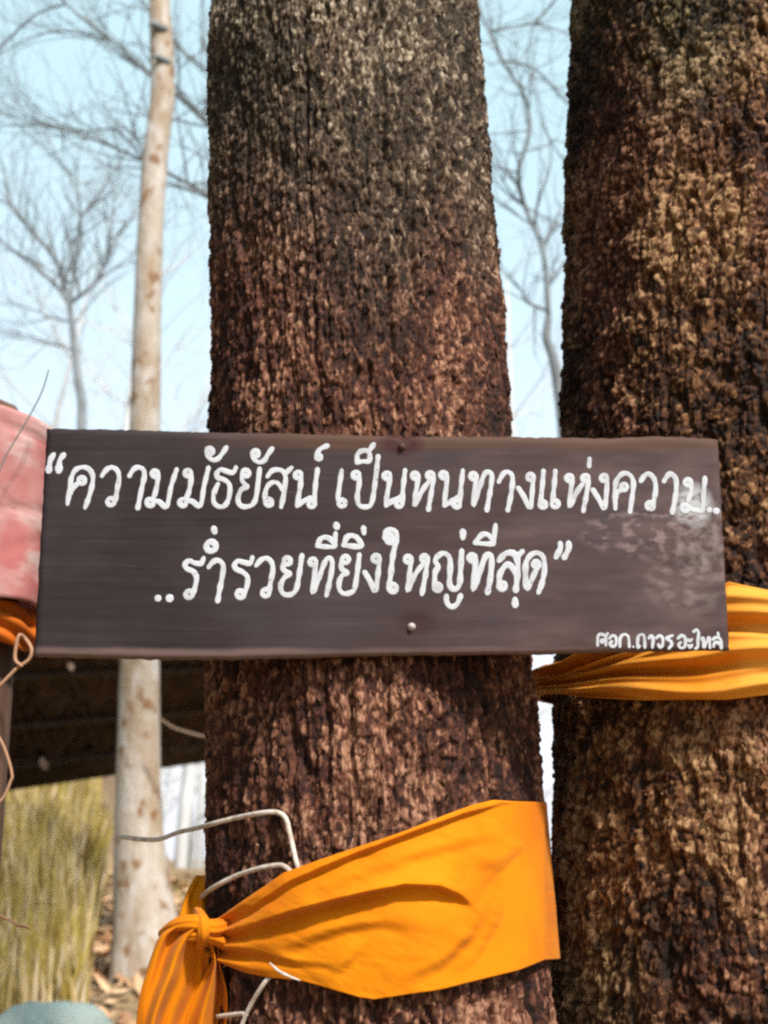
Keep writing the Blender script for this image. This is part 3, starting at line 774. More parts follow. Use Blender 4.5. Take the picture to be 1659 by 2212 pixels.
def board_material():
    m = bpy.data.materials.new('painted_board'); m.use_nodes = True
    n = m.node_tree.nodes; L = m.node_tree.links; b = n['Principled BSDF']
    b.inputs['Roughness'].default_value = .72; b.inputs['Specular IOR Level'].default_value = .2
    tc = n.new('ShaderNodeTexCoord')
    def tex(sc, detail=6, dist=0):
        mp = n.new('ShaderNodeMapping'); mp.inputs['Scale'].default_value = sc; L.new(tc.outputs['Object'], mp.inputs[0])
        t = n.new('ShaderNodeTexNoise'); t.inputs['Detail'].default_value = detail; t.inputs['Scale'].default_value = 1; t.inputs['Distortion'].default_value = dist
        L.new(mp.outputs[0], t.inputs[0]); return t.outputs[0]
    def mix(fac, a, c2):
        mx = n.new('ShaderNodeMix'); mx.data_type = 'RGBA'; L.new(fac, mx.inputs[0])
        if isinstance(a, tuple): mx.inputs[6].default_value = (*a, 1)
        else: L.new(a, mx.inputs[6])
        mx.inputs[7].default_value = (*c2, 1); return mx.outputs[2]
    def rng_(v, lo, hi, o0=0, o1=1):
        r = n.new('ShaderNodeMapRange'); L.new(v, r.inputs[0]); r.inputs[1].default_value = lo; r.inputs[2].default_value = hi; r.inputs[3].default_value = o0; r.inputs[4].default_value = o1
        return r.outputs[0]
    def math_(op, a, bb):
        q = n.new('ShaderNodeMath'); q.operation = op
        for k, v in enumerate((a, bb)):
            if isinstance(v, (int, float)): q.inputs[k].default_value = v
            else: L.new(v, q.inputs[k])
        return q.outputs[0]
    grain = tex((3, 3, 130), 6, .6)
    c = mix(rng_(grain, .3, .75), (.0155, .0105, .012), (.0255, .0172, .019))
    sep = n.new('ShaderNodeSeparateXYZ'); L.new(tc.outputs['Object'], sep.inputs[0])
    c = mix(math_('MULTIPLY', rng_(math_('ADD', sep.outputs[0], math_('MULTIPLY', tex((4, 4, 7)), .3)), -.1, .4), .75), c, (.062, .037, .037))
    c = mix(math_('MULTIPLY', rng_(tex((5, 5, 9), 4), .45, .7), .6), c, (.046, .036, .043))          # faded grey patches
    worn = math_('MULTIPLY', rng_(sep.outputs[0], -.1, .42), rng_(tex((9, 9, 30), 6), .42, .72))
    c = mix(math_('MULTIPLY', worn, .6), c, (.14, .09, .085))                                          # worn paint towards the right end
    tb = math_('MULTIPLY', rng_(math_('ADD', sep.outputs[2], math_('MULTIPLY', tex((6, 6, 6)), .03)), .137, .147), rng_(sep.outputs[0], -.28, -.1))
    c = mix(math_('MULTIPLY', tb, .75), c, (.075, .036, .022))
    bb = rng_(math_('ADD', sep.outputs[2], math_('MULTIPLY', tex((9, 9, 9)), .012)), -.132, -.139)
    c = mix(math_('MULTIPLY', bb, .7), c, (.17, .11, .10))                     # paint rubbed off the lower edge
    c = mix(math_('MULTIPLY', rng_(tex((7, 7, 420), 4), .62, .74), .35), c, (.11, .08, .078))
                                              # bare brown strip along the top edge
    def spot(px, py, rx, rz, fac, colr, c, sc=(60, 60, 60), lo=.35, hi=.6):
        p = bpt(px, py) - sign.location
        dx = math_('DIVIDE', math_('SUBTRACT', sep.outputs[0], p.x), rx); dz = math_('DIVIDE', math_('SUBTRACT', sep.outputs[2], p.z), rz)
        d = math_('ADD', math_('MULTIPLY', dx, dx), math_('MULTIPLY', dz, dz))
        k = math_('MULTIPLY', math_('MULTIPLY', rng_(d, 1, .25), rng_(tex(sc, 5), lo, hi)), fac)
        return mix(k, c, colr)
    c = spot(868, 958, .035, .018, .9, (.035, .008, .008), c, lo=.2, hi=.45)
    c = spot(900, 1345, .03, .02, .7, (.03, .012, .012), c, lo=.3, hi=.5)
    c = spot(1400, 1150, .10, .04, .6, (.24, .17, .165), c, (50, 50, 90), .5, .62)
    c = spot(1520, 1160, .05, .07, .6, (.26, .21, .2), c, (60, 60, 60), .42, .66)
    c = spot(1497, 1090, .03, .034, .9, (.38, .39, .41), c, (70, 70, 110), .36, .56)
    c = spot(1480, 1255, .06, .05, .5, (.22, .18, .17), c, (50, 50, 90), .45, .65)
    L.new(c, b.inputs['Base Color'])
    bp = n.new('ShaderNodeBump'); bp.inputs['Strength'].default_value = .2; bp.inputs['Distance'].default_value = .0015
    L.new(grain, bp.inputs['Height']); L.new(bp.outputs[0], b.inputs['Normal'])
    return m
M['board'] = board_material()
me = mb.mesh('board')
me.transform(Matrix.Translation(-Vector(sign.location)))
o = bpy.data.objects.new('board', me); col.objects.link(o); o.parent = sign; me.materials.append(M['board'])

# nails
for px, py, mt in ((868, 966, 'rust'), (889, 1354, 'nail')):
    mb = MB(); p = bpt(px, py, 0)
    mb.tube([p + Vector((0, .006, 0)), p + Vector((0, -.0005, 0)), p + Vector((.0, -.0022, 0))], [.0055, .0055, .0045], 12)
    o = mb.build('nail', M[mt], sign)
    o['label'] = 'dark rusty nail' if mt == 'rust' else 'bright nail head'

# ---- lettering: painted strokes, traced in board space
def cir(x, y, r, a0=0): return [(x + r * math.cos(a0 + i * math.pi / 4), y + r * math.sin(a0 + i * math.pi / 4)) for i in range(9)]
S1 = 500 / 1659.
def letter(x0, y0, sc, strokes, wd=23, name='letter'):
    mb = MB()
    for st in strokes:
        if isinstance(st, tuple): st, ww = st
        else: ww = wd
        if len(st) == 1: st = [st[0], (st[0][0] + .8, st[0][1] + .8)]
        pp = [((x0 + x * sc) * .548611, (y0 + y * sc) * .548611) for x, y in st]
        P = spline([Vector((a, b, 0)) for a, b in pp], 5 if len(pp) > 2 else 4)
        r = ww * .548611 * .5 * .6 / 1000 * 1.0
        Q3 = [bpt(p.x, p.y, .0004) for p in P]
        # remove coincident points
        Q4 = [Q3[0]]
        for q in Q3[1:]:
            if (q - Q4[-1]).length > 1e-4: Q4.append(q)
        if len(Q4) < 2: Q4.append(Q4[0] + Vector((.0004, 0, 0)))
        b = len(mb.v); mb.tube(Q4, [r * (1 + .13 * math.sin(q.x * 310 + q.z * 270) + .06 * math.sin(q.x * 2900)) for q in Q4], 10)
        # flatten to a low ridge of paint
        nrm = Vector((0, -math.cos(R(3.6)), -math.sin(R(3.6)))); p0 = bpt(823, 1171, .0004)
        for k in range(b, len(mb.v)):
            v = Vector(mb.v[k]); d = (v - p0).dot(nrm); mb.v[k] = tuple(v - nrm * d * .985)
    return mb.build(name, M['letter'], sign)

Y1, Y2 = 1720, 2050
A, B_, C_, D_, E_, F_ = 160, 600, 1000, 1400, 1850, 2350
T = lambda x0, strokes, wd=21.5: letter(x0, Y1, S1, strokes, wd)
U_ = lambda x0, strokes, wd=22: letter(x0, Y2, S1, strokes, wd)
# first line
T(A, [([(168, 235), (125, 310), (105, 440)], 24), ([(108, 400), (105, 440)], 30)]); T(A, [([(298, 240), (250, 310), (235, 440)], 24), ([(238, 400), (235, 440)], 30)])
T(A, [[(350, 880), (385, 640), (400, 540), (450, 440), (540, 400), (630, 425), (680, 510), (675, 620), (640, 760), (580, 930)], cir(535, 575, 40), [(500, 600), (430, 660), (390, 740)]])
T(A, [[(800, 510), (860, 430), (930, 400), (1000, 440), (1025, 530), (1005, 670), (975, 830)], cir(918, 850, 45)])
T(A, [[(1160, 510), (1210, 430), (1270, 400), (1340, 430), (1355, 520), (1320, 680), (1270, 930)]])
T(B_, [cir(35, 485, 38), [(72, 490), (65, 600), (35, 740), (10, 800)], cir(-30, 860, 42), [(10, 830), (90, 850), (185, 910), (240, 660), (315, 430)]])
T(B_, [cir(465, 475, 38), [(503, 480), (500, 600), (470, 740), (440, 800)], cir(400, 860, 42), [(440, 830), (520, 845), (625, 900), (670, 660), (730, 410)]])
T(B_, [cir(748, 190, 38), [(710, 195), (725, 260), (790, 305), (860, 285), (920, 210), (965, 140)]])
T(B_, [[(1090, 405), (1050, 470), (960, 450), (890, 430), (840, 480), (855, 540), (930, 560), (1000, 620), (1010, 720), (985, 840), (930, 910), (855, 910), (800, 850), (805, 740), (855, 620)]])
T(B_, [cir(1222, 475, 40), [(1182, 475), (1165, 540), (1185, 600), (1240, 655), (1165, 690), (1122, 780), (1122, 860), (1165, 910), (1240, 915), (1315, 880), (1360, 760), (1400, 420)]])
T(B_, [cir(1345, 222, 38), [(1307, 225), (1322, 290), (1390, 335), (1460, 310), (1510, 230), (1560, 160)]])
T(C_, [[(175, 520), (230, 450), (310, 430), (380, 455), (412, 530), (405, 640), (385, 780), (355, 920)], [(490, 405), (410, 480)], cir(190, 860, 40), [(150, 855), (145, 740), (185, 640), (260, 595), (320, 620), (370, 700)]])
T(C_, [cir(575, 500, 40), [(615, 505), (605, 640), (580, 790), (562, 905)], [(570, 900), (650, 840), (740, 800)], cir(752, 880, 40), [(828, 430), (800, 640), (785, 860)]])
T(C_, [cir(842, 270, 26), [(812, 250), (860, 165), (955, 120)]])
T(C_, [[(1145, 440), (1115, 640), (1095, 810), (1115, 900)], cir(1148, 870, 42)])
T(C_, [cir(1335, 500, 40), [(1375, 505), (1372, 620), (1348, 790), (1375, 895), (1450, 920), (1530, 880), (1575, 650), (1620, 260)]])
T(C_, [[(1350, 335), (1352, 235), (1420, 185), (1500, 200), (1505, 315), (1420, 325), (1350, 335)], [(1490, 200), (1560, 105)]], 22)
T(D_, [cir(412, 510, 40), [(452, 515), (432, 640), (405, 790), (395, 900)], [(400, 900), (480, 840), (590, 790)], cir(570, 875, 40), [(645, 440), (618, 680), (608, 860)]])
T(D_, [cir(780, 510, 38), [(818, 520), (800, 640), (775, 800), (770, 900), (860, 720), (955, 590)], cir(978, 505, 38), [(1016, 505), (1000, 650), (975, 800), (950, 950)]])
T(D_, [cir(1152, 505, 38), [(1190, 510), (1185, 640), (1165, 800), (1160, 900)], [(1165, 900), (1240, 850), (1330, 790)], cir(1322, 880, 40), [(1400, 440), (1375, 660), (1362, 860)]])
T(E_, [cir(45, 520, 38), [(82, 530), (60, 700), (42, 900), (120, 680), (185, 500), (240, 462), (285, 505), (275, 640), (245, 820), (220, 960)]])
T(E_, [[(375, 590), (430, 490), (490, 460), (550, 505), (555, 620), (530, 800), (495, 960)]])
T(E_, [cir(788, 530, 38), [(826, 530), (815, 680), (785, 930), (700, 780), (630, 670)]])
T(E_, [[(960, 450), (948, 600), (930, 780), (918, 870)], cir(950, 888, 38), [(1115, 450), (1102, 600), (1085, 780), (1070, 860)], cir(1112, 880, 42)])
T(E_, [cir(1303, 540, 38), [(1341, 545), (1322, 660), (1300, 920), (1380, 750), (1470, 620)], cir(1512, 540, 38), [(1548, 545), (1530, 700), (1480, 970)]])
T(E_, [[(1562, 290), (1555, 385)]])
T(F_, [cir(92, 540, 38), [(130, 545), (128, 680), (95, 940), (30, 830), (-50, 700)]])
T(F_, [[(240, 940), (235, 680), (262, 560), (340, 485), (420, 495), (472, 580), (468, 720), (432, 980)], cir(355, 655, 38), [(320, 685), (265, 740), (240, 800)]])
T(F_, [[(570, 580), (630, 500), (690, 490), (755, 570), (768, 700), (740, 850), (722, 930)], cir(693, 905, 42)])
T(F_, [[(875, 580), (930, 500), (980, 492), (1032, 560), (1035, 700), (1015, 850), (985, 990)]])
T(F_, [cir(1187, 600, 38), [(1225, 605), (1228, 720), (1190, 840)], cir(1152, 930, 40), [(1190, 930), (1290, 960), (1375, 950), (1390, 750), (1410, 540)]])
T(F_, [[(1468, 955)]], 30); T(F_, [[(1560, 970)]], 30)
# second line
G_, H_, I_, J_ = 580, 1000, 1400, 1800
U_(G_, [[(140, 1015)]], 34); U_(G_, [[(292, 1015)]], 34)
U_(G_, [[(735, 490), (700, 560), (620, 555), (545, 525), (490, 575), (515, 630), (600, 670), (640, 745), (625, 860), (592, 960)], cir(545, 965, 44)])
U_(G_, [cir(832, 340, 60)], 27); U_(G_, [[(870, 110), (880, 150)]], 28)
U_(G_, [[(800, 610), (860, 540), (930, 522), (990, 585), (982, 720), (950, 880), (920, 1050)]])
U_(G_, [[(1370, 485), (1340, 560), (1250, 545), (1180, 530), (1135, 590), (1165, 640), (1250, 680), (1308, 745), (1300, 860), (1262, 960)], cir(1213, 965, 44)])
U_(G_, [[(1420, 590), (1480, 520), (1560, 492), (1625, 550), (1640, 650), (1612, 800), (1590, 920)], cir(1545, 945, 44)])
U_(H_, [cir(432, 532, 42), [(390, 540), (375, 620), (405, 665), (468, 695), (400, 745), (352, 830), (352, 915), (400, 968), (480, 968), (550, 900), (590, 700), (625, 460)]])
U_(H_, [cir(768, 540, 40), [(808, 550), (790, 700), (765, 950), (850, 740), (930, 535), (985, 490), (1020, 545), (1010, 680), (975, 850), (945, 980)]])
U_(H_, [[(825, 330), (870, 240), (950, 220), (1025, 270), (1045, 345), (825, 335)], [(1045, 345), (1065, 170)]], 22); U_(H_, [[(1075, 60), (1080, 85)]], 28)
U_(H_, [cir(1192, 512, 42), [(1150, 520), (1135, 600), (1155, 645), (1212, 685), (1150, 720), (1112, 800), (1112, 890), (1152, 948), (1230, 955), (1308, 900), (1345, 700), (1375, 450)]])
U_(H_, [[(1172, 322), (1210, 222), (1280, 197), (1350, 232), (1400, 342), (1172, 325)]], 24); U_(H_, [[(1430, 100), (1436, 165)]], 26)
U_(I_, [cir(265, 500, 42), [(307, 505), (298, 640), (255, 920), (190, 800), (120, 680)]])
U_(I_, [[(440, 250), (470, 215), (440, 180), (400, 215), (415, 280), (480, 290), (535, 230), (525, 150), (460, 118), (400, 150), (378, 230)], [(540, 200), (515, 320), (482, 480), (460, 680), (437, 850)], cir(487, 880, 46)], 24)
U_(I_, [cir(683, 510, 40), [(722, 520), (705, 680), (682, 915), (770, 720), (875, 575)], cir(898, 500, 38), [(934, 505), (920, 660), (895, 800), (865, 960)]])
U_(I_, [cir(1072, 870, 38), [(1034, 870), (1032, 760), (1042, 670), (1078, 605), (1042, 540), (1062, 480), (1140, 430), (1208, 460), (1235, 540), (1230, 700), (1226, 830), (1260, 890), (1318, 890), (1358, 820), (1370, 650), (1385, 400)]], 24)
U_(I_, [[(1185, 990), (1185, 1050), (1215, 1110), (1270, 1128), (1330, 1085), (1370, 985)]]); U_(I_, [[(1400, 150), (1400, 225)]], 26)
U_(J_, [cir(198, 490, 38), [(236, 500), (228, 660), (210, 905), (290, 680), (360, 490), (410, 442), (448, 490), (440, 680), (420, 820), (395, 940)]], 25)
U_(J_, [[(235, 290), (300, 205), (360, 175), (425, 205), (468, 305), (235, 295)], [(470, 310), (500, 60)]], 22)
U_(J_, [[(545, 520), (620, 440), (690, 420), (755, 445), (788, 540), (790, 680), (765, 910)], [(850, 405), (785, 465)], cir(590, 855, 40), [(550, 850), (552, 720), (605, 620), (668, 575), (735, 640), (765, 690)]], 25)
U_(J_, [[(755, 1035), (755, 1100)]], 30)
U_(J_, [[(1060, 940), (1110, 800), (1138, 640), (1125, 490), (1050, 425), (960, 455), (898, 560), (893, 720), (912, 890), (1005, 700), (1045, 620)], cir(1030, 575, 34)], 24)
U_(J_, [[(1345, 300), (1345, 370), (1290, 480)]], 25); U_(J_, [[(1455, 300), (1450, 380), (1400, 480)]], 25)
# small line
K = lambda st, wd=13: letter(2300, 2400, 600 / 1659., st, wd)
K([[(145, 390), (150, 290), (190, 272), (230, 300), (235, 390)], cir(195, 345, 14), [(235, 290), (255, 262)]])
K([[(275, 315), (305, 285), (345, 305), (345, 380), (310, 405), (278, 375), (300, 350)]])
K([[(388, 405), (388, 330), (405, 290), (440, 272), (480, 300), (490, 405)]])
K([[(535, 405)]], 11)
K([[(600, 400), (582, 410), (585, 310), (612, 277), (650, 290), (660, 410)]])
K([[(705, 310), (730, 288), (750, 320), (742, 415)]])
K([[(785, 310), (820, 285), (855, 315), (852, 390), (825, 412), (808, 385)]])
K([[(960, 285), (920, 300), (895, 320), (940, 345), (950, 385), (920, 425)]])
K([[(1020, 315), (1060, 285), (1100, 315), (1095, 405), (1050, 418), (1025, 385), (1050, 360)]])
K([[(1135, 330), (1150, 345), (1172, 325)], [(1135, 395), (1150, 410), (1172, 390)]])
K([[(1192, 240), (1225, 222), (1245, 255), (1238, 330), (1235, 410), (1212, 425)]])
K([cir(1290, 320, 10), [(1300, 325), (1300, 415), (1325, 365), (1352, 335)], cir(1355, 318, 10), [(1365, 325), (1368, 415)]])
K([[(1400, 325), (1440, 305), (1485, 330), (1492, 418)], [(1408, 405), (1415, 370), (1450, 360), (1480, 385)]])
K([[(1455, 255), (1462, 285)]])

# ------------------------------------------------------------------ saffron sash round the middle tree
def polydist(px, py, line):
    """signed distance to a pixel polyline (positive above it) and position along it"""
    best = (1e9, 0, 0)
    tot = len(line) - 1
    for i in range(tot):
        ax, ay = line[i]; bx, by = line[i + 1]
        dx, dy = bx - ax, by - ay; L2 = dx * dx + dy * dy
        t = max(0, min(1, ((px - ax) * dx + (py - ay) * dy) / L2))
        qx, qy = ax + t * dx, ay + t * dy; d = math.hypot(px - qx, py - qy)
        if d < best[0]:
            side = dx * (py - ay) - dy * (px - ax)
            best = (d, -1 if side > 0 else 1, (i + t) / tot)
    return best

CREASES = [  # line, height above it, fall-off above, depth below it, fall-off below, softness
    ([(470, 2020), (560, 1960), (640, 1905), (760, 1850), (900, 1795), (1000, 1760), (1090, 1738), (1180, 1745)], .010, 26, .006, 24, 6),
    ([(500, 2022), (560, 2000), (640, 1972), (723, 1948), (800, 1928), (870, 1914), (940, 1918), (985, 1936), (1020, 1962)], .020, 70, .016, 34, 7),
    ([(600, 2062), (650, 2042), (700, 2022), (760, 2005), (830, 1996), (920, 2010)], .005, 60, .008, 60, 16),
    ([(1000, 2115), (1045, 2060), (1080, 2000), (1100, 1930)], .007, 40, .007, 44, 26),
    ([(720, 2110), (760, 2075), (790, 2030)], .005, 30, .005, 30, 14),
    ([(1010, 1868), (1070, 1872), (1150, 1838), (1186, 1842)], .005, 34, .005, 34, 22),
    ([(1030, 1915), (1100, 1880), (1150, 1895), (1185, 1930)], .005, 30, .004, 30, 16),
    ([(640, 1960), (760, 1900), (900, 1850), (1010, 1820), (1120, 1800)], .004, 40, .005, 40, 18),
    ([(480, 2050), (560, 2062), (640, 2080), (740, 2090)], .006, 24, .006, 24, 12),
    ([(860, 2130), (960, 2080), (1020, 2020), (1050, 1960)], .005, 40, .006, 40, 18),
    ([(1120, 2095), (1150, 2030), (1165, 1960), (1186, 1930)], .005, 30, .005, 30, 20)]
def fold(px, py):
    h = 0
    for line, a, wa, b_, wb, so in CREASES:
        d, sgn, t = polydist(px, py, line); x = d * sgn
        env = math.sin(math.pi * min(1, max(0, t * .98 + .01))) ** 1.0
        k = max(0, min(1, (x + so) / (2 * so))); k = k * k * (3 - 2 * k)
        h += env * (k * a * math.exp(-max(x, 0) / wa) - (1 - k) * b_ * math.exp(-max(-x, 0) / wb))
    return h
STOP = [(440, 2004), (469, 1990), (540, 1942), (622, 1884), (723, 1847), (860, 1799), (966, 1757), (1020, 1738), (1066, 1728), (1120, 1731), (1178, 1733), (1190, 1735)]
SBOT = [(440, 2048), (466, 2072), (484, 2085), (532, 2102), (580, 2112), (648, 2118), (710, 2135), (775, 2154), (807, 2159), (955, 2138), (1040, 2117), (1125, 2096), (1190, 2070)]
sash = empty('saffron_sash', cyl_pt(0, 1.45, axis_c, rad_c, 0))
tag(sash, 'saffron orange cloth sash tied round the middle tree below the sign', 'sash', 'saffron cloths tied round the big trees')
ncol, nrow = 190, 110
grid = []
for i in range(ncol):
    px = 446 + (1180 - 446) * (i / (ncol - 1))
    yt = float(interp(px, STOP)); yb = float(interp(px, SBOT))
    colm = []
    for j in range(nrow):
        t = j / (nrow - 1); py = yt + (yb - yt) * t
        th, z = on_cyl(px, py, axis_c, rad_c, .014)
        s = i / (ncol - 1)
        off = .016 - .009 * s ** 3 + fold(px, py) * min(1, (1 - s) * 16)
        off += .010 * math.exp(-s / .10) * math.sin(2 * math.pi * (3.5 * t + .1)) + .0028 * (float(fbm(np.array((px * .9 + py * .45) / 60.), np.array((py * .9 - px * .35) / 22.), 44, 4)) - .5)
        off += .006 * math.sin(math.pi * s) * (t > .0) * math.sin(math.pi * t)
        p = cyl_pt(th, z, axis_c, rad_c, max(off, .008 + .004 * s))
        colm.append((p, th, z, off))
    grid.append(colm)
last = grid[-1]
for k in range(1, 26):                                   # round the back
    colm = []
    for j in range(nrow):
        p, th, z, off = last[j]; th2 = th + R(5.5) * k
        o2 = off + (.0105 - off) * min(1, k / 6)
        colm.append((cyl_pt(th2, z + .0012 * k * (1 - 2 * j / nrow) * 1.0 - .0006 * k, axis_c, rad_c, o2), th2, z, o2))
    grid.append(colm)
Vv = [c[0] for colm in grid for c in colm]
Fs = [(i * nrow + j, i * nrow + j + 1, (i + 1) * nrow + j + 1, (i + 1) * nrow + j) for i in range(len(grid) - 1) for j in range(nrow - 1)]
mb = MB(); mb.add(Vv, Fs); o = mb.build('wrap', M['saffron'], sash)
so = o.modifiers.new('thickness', 'SOLIDIFY'); so.thickness = .0014

def px_cloth(name, rows, nx_, Yf, foldf, mat, parent):
    """rows: list of (left px, left py, right px, right py) from top to bottom"""
    k = 8; a = np.array(rows, dtype=float); q = np.linspace(0, len(rows) - 1, (len(rows) - 1) * k + 1)
    sm = spline([Vector((r_[0], r_[1], 0)) for r_ in rows], k); sm2 = spline([Vector((r_[2], r_[3], 0)) for r_ in rows], k)
    Vv = []; ny_ = len(sm)
    for i in range(ny_):
        t = i / (ny_ - 1)
        for j in range(nx_):
            s = j / (nx_ - 1); p = sm[i].lerp(sm2[i], s)
            Vv.append(at(p.x, p.y, Yf(s, t) - foldf(s, t)))
    Fs = [(i * nx_ + j, (i + 1) * nx_ + j, (i + 1) * nx_ + j + 1, i * nx_ + j + 1) for i in range(ny_ - 1) for j in range(nx_ - 1)]
    mb = MB(); mb.add(Vv, Fs); o = mb.build(name, mat, parent)
    so = o.modifiers.new('thickness', 'SOLIDIFY'); so.thickness = .0015
    return o
KY = .135
# strip coming from behind the trunk to the knot
px_cloth('back_strip', [(424, 1890, 452, 1892), (416, 1902, 450, 1906), (402, 1930, 448, 1930), (388, 1972, 455, 1970), (375, 2004, 478, 1998), (400, 2050, 480, 2050), (415, 2120, 478, 2112)], 26, lambda s, t: .27 - .08 * t, lambda s, t: .012 * math.sin(s * 9 + t * 2) * t, M['saffron'], sash)
# left tail
px_cloth('tail', [(395, 1992, 450, 2004), (352, 2014, 446, 2030), (332, 2050, 436, 2072), (316, 2100, 434, 2118), (302, 2150, 428, 2150), (294, 2212, 404, 2212), (288, 2290, 392, 2290)], 46, lambda s, t: KY - .045 + .01 * t,
         lambda s, t: .026 * math.exp(-((s - (.62 - .36 * t)) / .13) ** 2) + .012 * math.exp(-((s - .12) / .1) ** 2) - .03 * sstep(.55, .95, s) * sstep(.1, .4, t) + .004 * math.sin(s * 17 + 3 * t), M['saffron'], sash)
# right tail
px_cloth('tail', [(448, 2030, 470, 2046), (458, 2070, 474, 2082), (446, 2100, 482, 2108), (430, 2130, 490, 2140), (408, 2180, 492, 2180), (396, 2220, 490, 2220), (386, 2290, 486, 2290)], 34, lambda s, t: KY - .02 + .02 * t,
         lambda s, t: .02 * math.exp(-((s - .38) / .16) ** 2) - .02 * math.exp(-((s - .78) / .13) ** 2) + .012 * math.exp(-((s - .97) / .07) ** 2), M['saffron'], sash)
# knot: cloth twisted over itself
def twist(mb, P, rad, pleats, tw, seed):
    P = spline(P, 9); n = 48; m = len(P)
    rr = np.interp(np.linspace(0, len(rad) - 1, m), range(len(rad)), rad)
    Vv = []; nrm = None
    for i, p in enumerate(P):
        t = (P[min(i + 1, m - 1)] - P[max(i - 1, 0)]).normalized()
        nrm = t.orthogonal() if nrm is None else nrm - t * nrm.dot(t); nrm.normalize(); b = t.cross(nrm)
        for j in range(n):
            a = 2 * math.pi * j / n
            q = 1 + .2 * abs(math.sin(pleats * .5 * a + tw * i / m + .8 * math.sin(a + seed))) - .16 + .14 * math.sin(2 * a + seed + 2 * i / m)
            Vv.append(p + (nrm * math.cos(a) + b * math.sin(a)) * rr[i] * q)
    Fs = [(i * n + j, i * n + (j + 1) % n, (i + 1) * n + (j + 1) % n, (i + 1) * n + j) for i in range(m - 1) for j in range(n)]
    Fs += [tuple(range(n))[::-1], tuple(range((m - 1) * n, m * n))]
    mb.add(Vv, Fs)
mb = MB()
twist(mb, [at(348, 2016, KY - .02), at(380, 1998, KY - .045), at(420, 1994, KY - .055), at(455, 2004, KY - .052), at(492, 1996, KY - .02)], [.005, .009, .0115, .0115, .010], 7, 3, 1)
twist(mb, [at(372, 2040, KY - .03), at(405, 2024, KY - .05), at(440, 2022, KY - .055), at(492, 2040, KY - .025)], [.005, .008, .0085, .007], 6, -2, 2)
twist(mb, [at(428, 1968, KY - .01), at(440, 1992, KY - .058), at(440, 2018, KY - .064), at(430, 2044, KY - .04)], [.006, .0085, .009, .006], 6, 2, 4)
mb.build('knot', M['saffron'], sash)

# ------------------------------------------------------------------ sash round the right tree
sash2 = empty('saffron_sash', cyl_pt(0, 1.7, axis_r, rad_r, 0))
tag(sash2, 'pleated saffron cloth sash, sunlight painted in as a paler colour, round the right tree, behind the right end of the sign', 'sash', 'saffron cloths tied round the big trees')
RT = [(1190, 1442), (1240, 1425), (1320, 1380), (1450, 1310), (1575, 1257), (1659, 1273), (1760, 1290)]
RB = [(1190, 1497), (1290, 1506), (1400, 1512), (1570, 1513), (1659, 1502), (1760, 1490)]
grid = []; nrow = 90; ncol = 130
for i in range(ncol):
    px = 1202 + (1760 - 1202) * i / (ncol - 1); colm = []
    yt = float(interp(px, RT)); yb = float(interp(px, RB))
    for j in range(nrow):
        t = j / (nrow - 1); py = yt + (yb - yt) * t
        th, z = on_cyl(px, py, axis_r, rad_r, .015); s = i / (ncol - 1)
        ph = 2 * math.pi * (t * 2.7 + .25 * math.sin(3 * s + 1) + .12 * math.sin(9 * s))
        pl = .016 * (abs(math.sin(ph * .5)) ** 1.6) + .004 * math.sin(2.3 * ph + 5 * s)
        if .36 < t < .46: pl -= .008 * math.sin((t - .36) / .1 * math.pi)
        off = .014 + pl + .016 * math.exp(-s / .06)
        colm.append((cyl_pt(th, z, axis_r, rad_r, off), th, z, off))
    grid.append(colm)
pre = []
for k in range(18, 0, -1):
    pre.append([(cyl_pt(q[1] - R(5) * k, q[2] + .0008 * k, axis_r, rad_r, max(q[3] - .0006 * k, .012)), 0, 0, 0) for q in grid[0]])
post_ = []
for k in range(1, 22):
    post_.append([(cyl_pt(q[1] + R(5) * k, q[2], axis_r, rad_r, q[3]), 0, 0, 0) for q in grid[-1]])
grid = pre + grid + post_
Vv = [c[0] for colm in grid for c in colm]
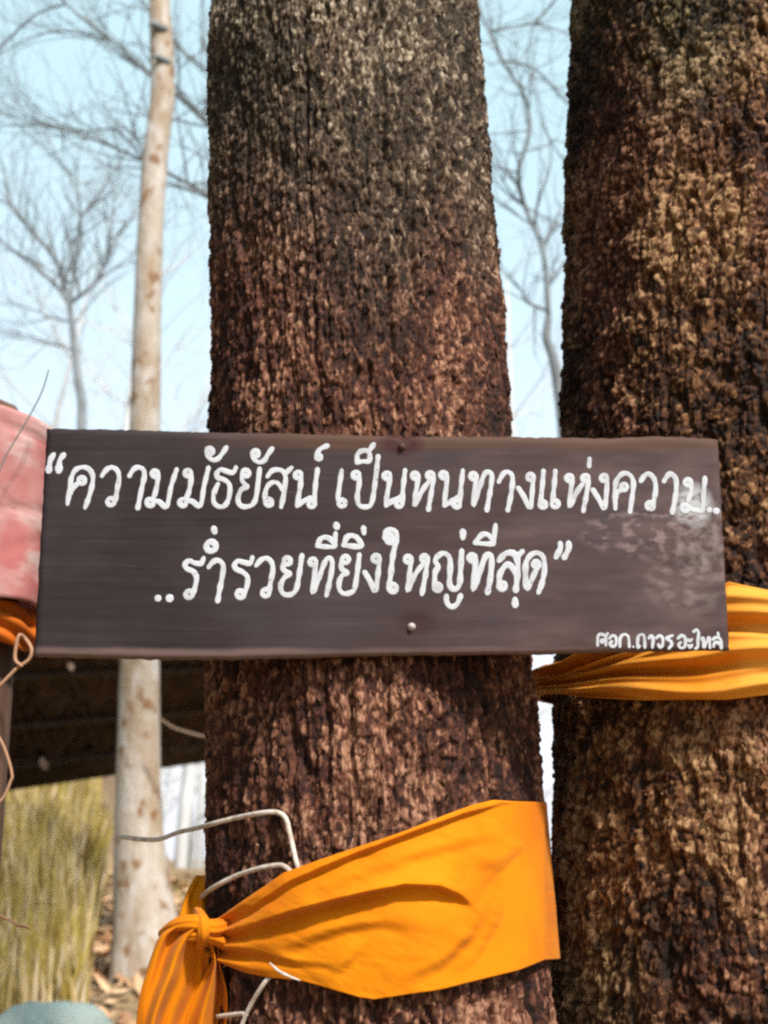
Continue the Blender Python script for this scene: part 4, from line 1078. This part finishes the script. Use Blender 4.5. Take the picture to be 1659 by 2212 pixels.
Fs = [(i * nrow + j, i * nrow + j + 1, (i + 1) * nrow + j + 1, (i + 1) * nrow + j) for i in range(len(grid) - 1) for j in range(nrow - 1)]
mb = MB(); mb.add(Vv, Fs); o = mb.build('wrap', M['sunlit_saffron'], sash2)
so = o.modifiers.new('thickness', 'SOLIDIFY'); so.thickness = .0015

# ------------------------------------------------------------------ white cotton strings on the middle tree
def tp(px, py, off=.012):
    th, z = on_cyl(px, py, axis_c, rad_c, off); return cyl_pt(th, z, axis_c, rad_c, off)
mb = MB()
mb.tube(spline([at(262, 1808, .33), at(335, 1814, .31), at(385, 1798, .28), at(425, 1789, .24), tp(458, 1780, .02), tp(500, 1769), tp(560, 1757, .016), tp(598, 1755, .014), tp(617, 1768), tp(626, 1800), tp(640, 1862, .02), tp(650, 1890, .016)], 6), .0034, 8)
tag(mb.build('cotton_string', M['string']), 'upper white cotton string hooked over the bark of the middle tree', 'string', 'white cotton strings round the middle tree')
mb = MB(); mb.tube(spline([tp(583, 2080, .034), tp(600, 2096, .032), tp(622, 2108, .030), tp(648, 2118, .026)], 6), [.0008 + .0012 * math.sin(math.pi * i / 18) for i in range(19)], 7)
tag(mb.build('cotton_string', M['string']), 'short pale strand lying across the lower edge of the saffron sash', 'string', 'white cotton strings round the middle tree')
mb = MB()
mb.tube(spline([at(425, 1950, .36), at(438, 1936, .22), tp(462, 1917, .018), tp(510, 1892), tp(560, 1876, .016), tp(600, 1869, .016), tp(618, 1874, .018), tp(628, 1884, .02), tp(640, 1900, .014)], 6), .0034, 8)
tag(mb.build('cotton_string', M['string']), 'lower white cotton string running into the top of the saffron sash', 'string', 'white cotton strings round the middle tree')
mb = MB()
mb.tube(spline([tp(612, 2070, .004), tp(592, 2100, .006), tp(570, 2125), tp(545, 2165), tp(528, 2200), tp(515, 2240), tp(505, 2290)], 6), .003, 8)
mb.tube(spline([tp(470, 2196, .012), tp(495, 2193), tp(520, 2190), tp(532, 2192)], 6), .003, 8)
tag(mb.build('cotton_string', M['string']), 'thin grey string hanging below the saffron sash near its tails', 'string', 'white cotton strings round the middle tree')
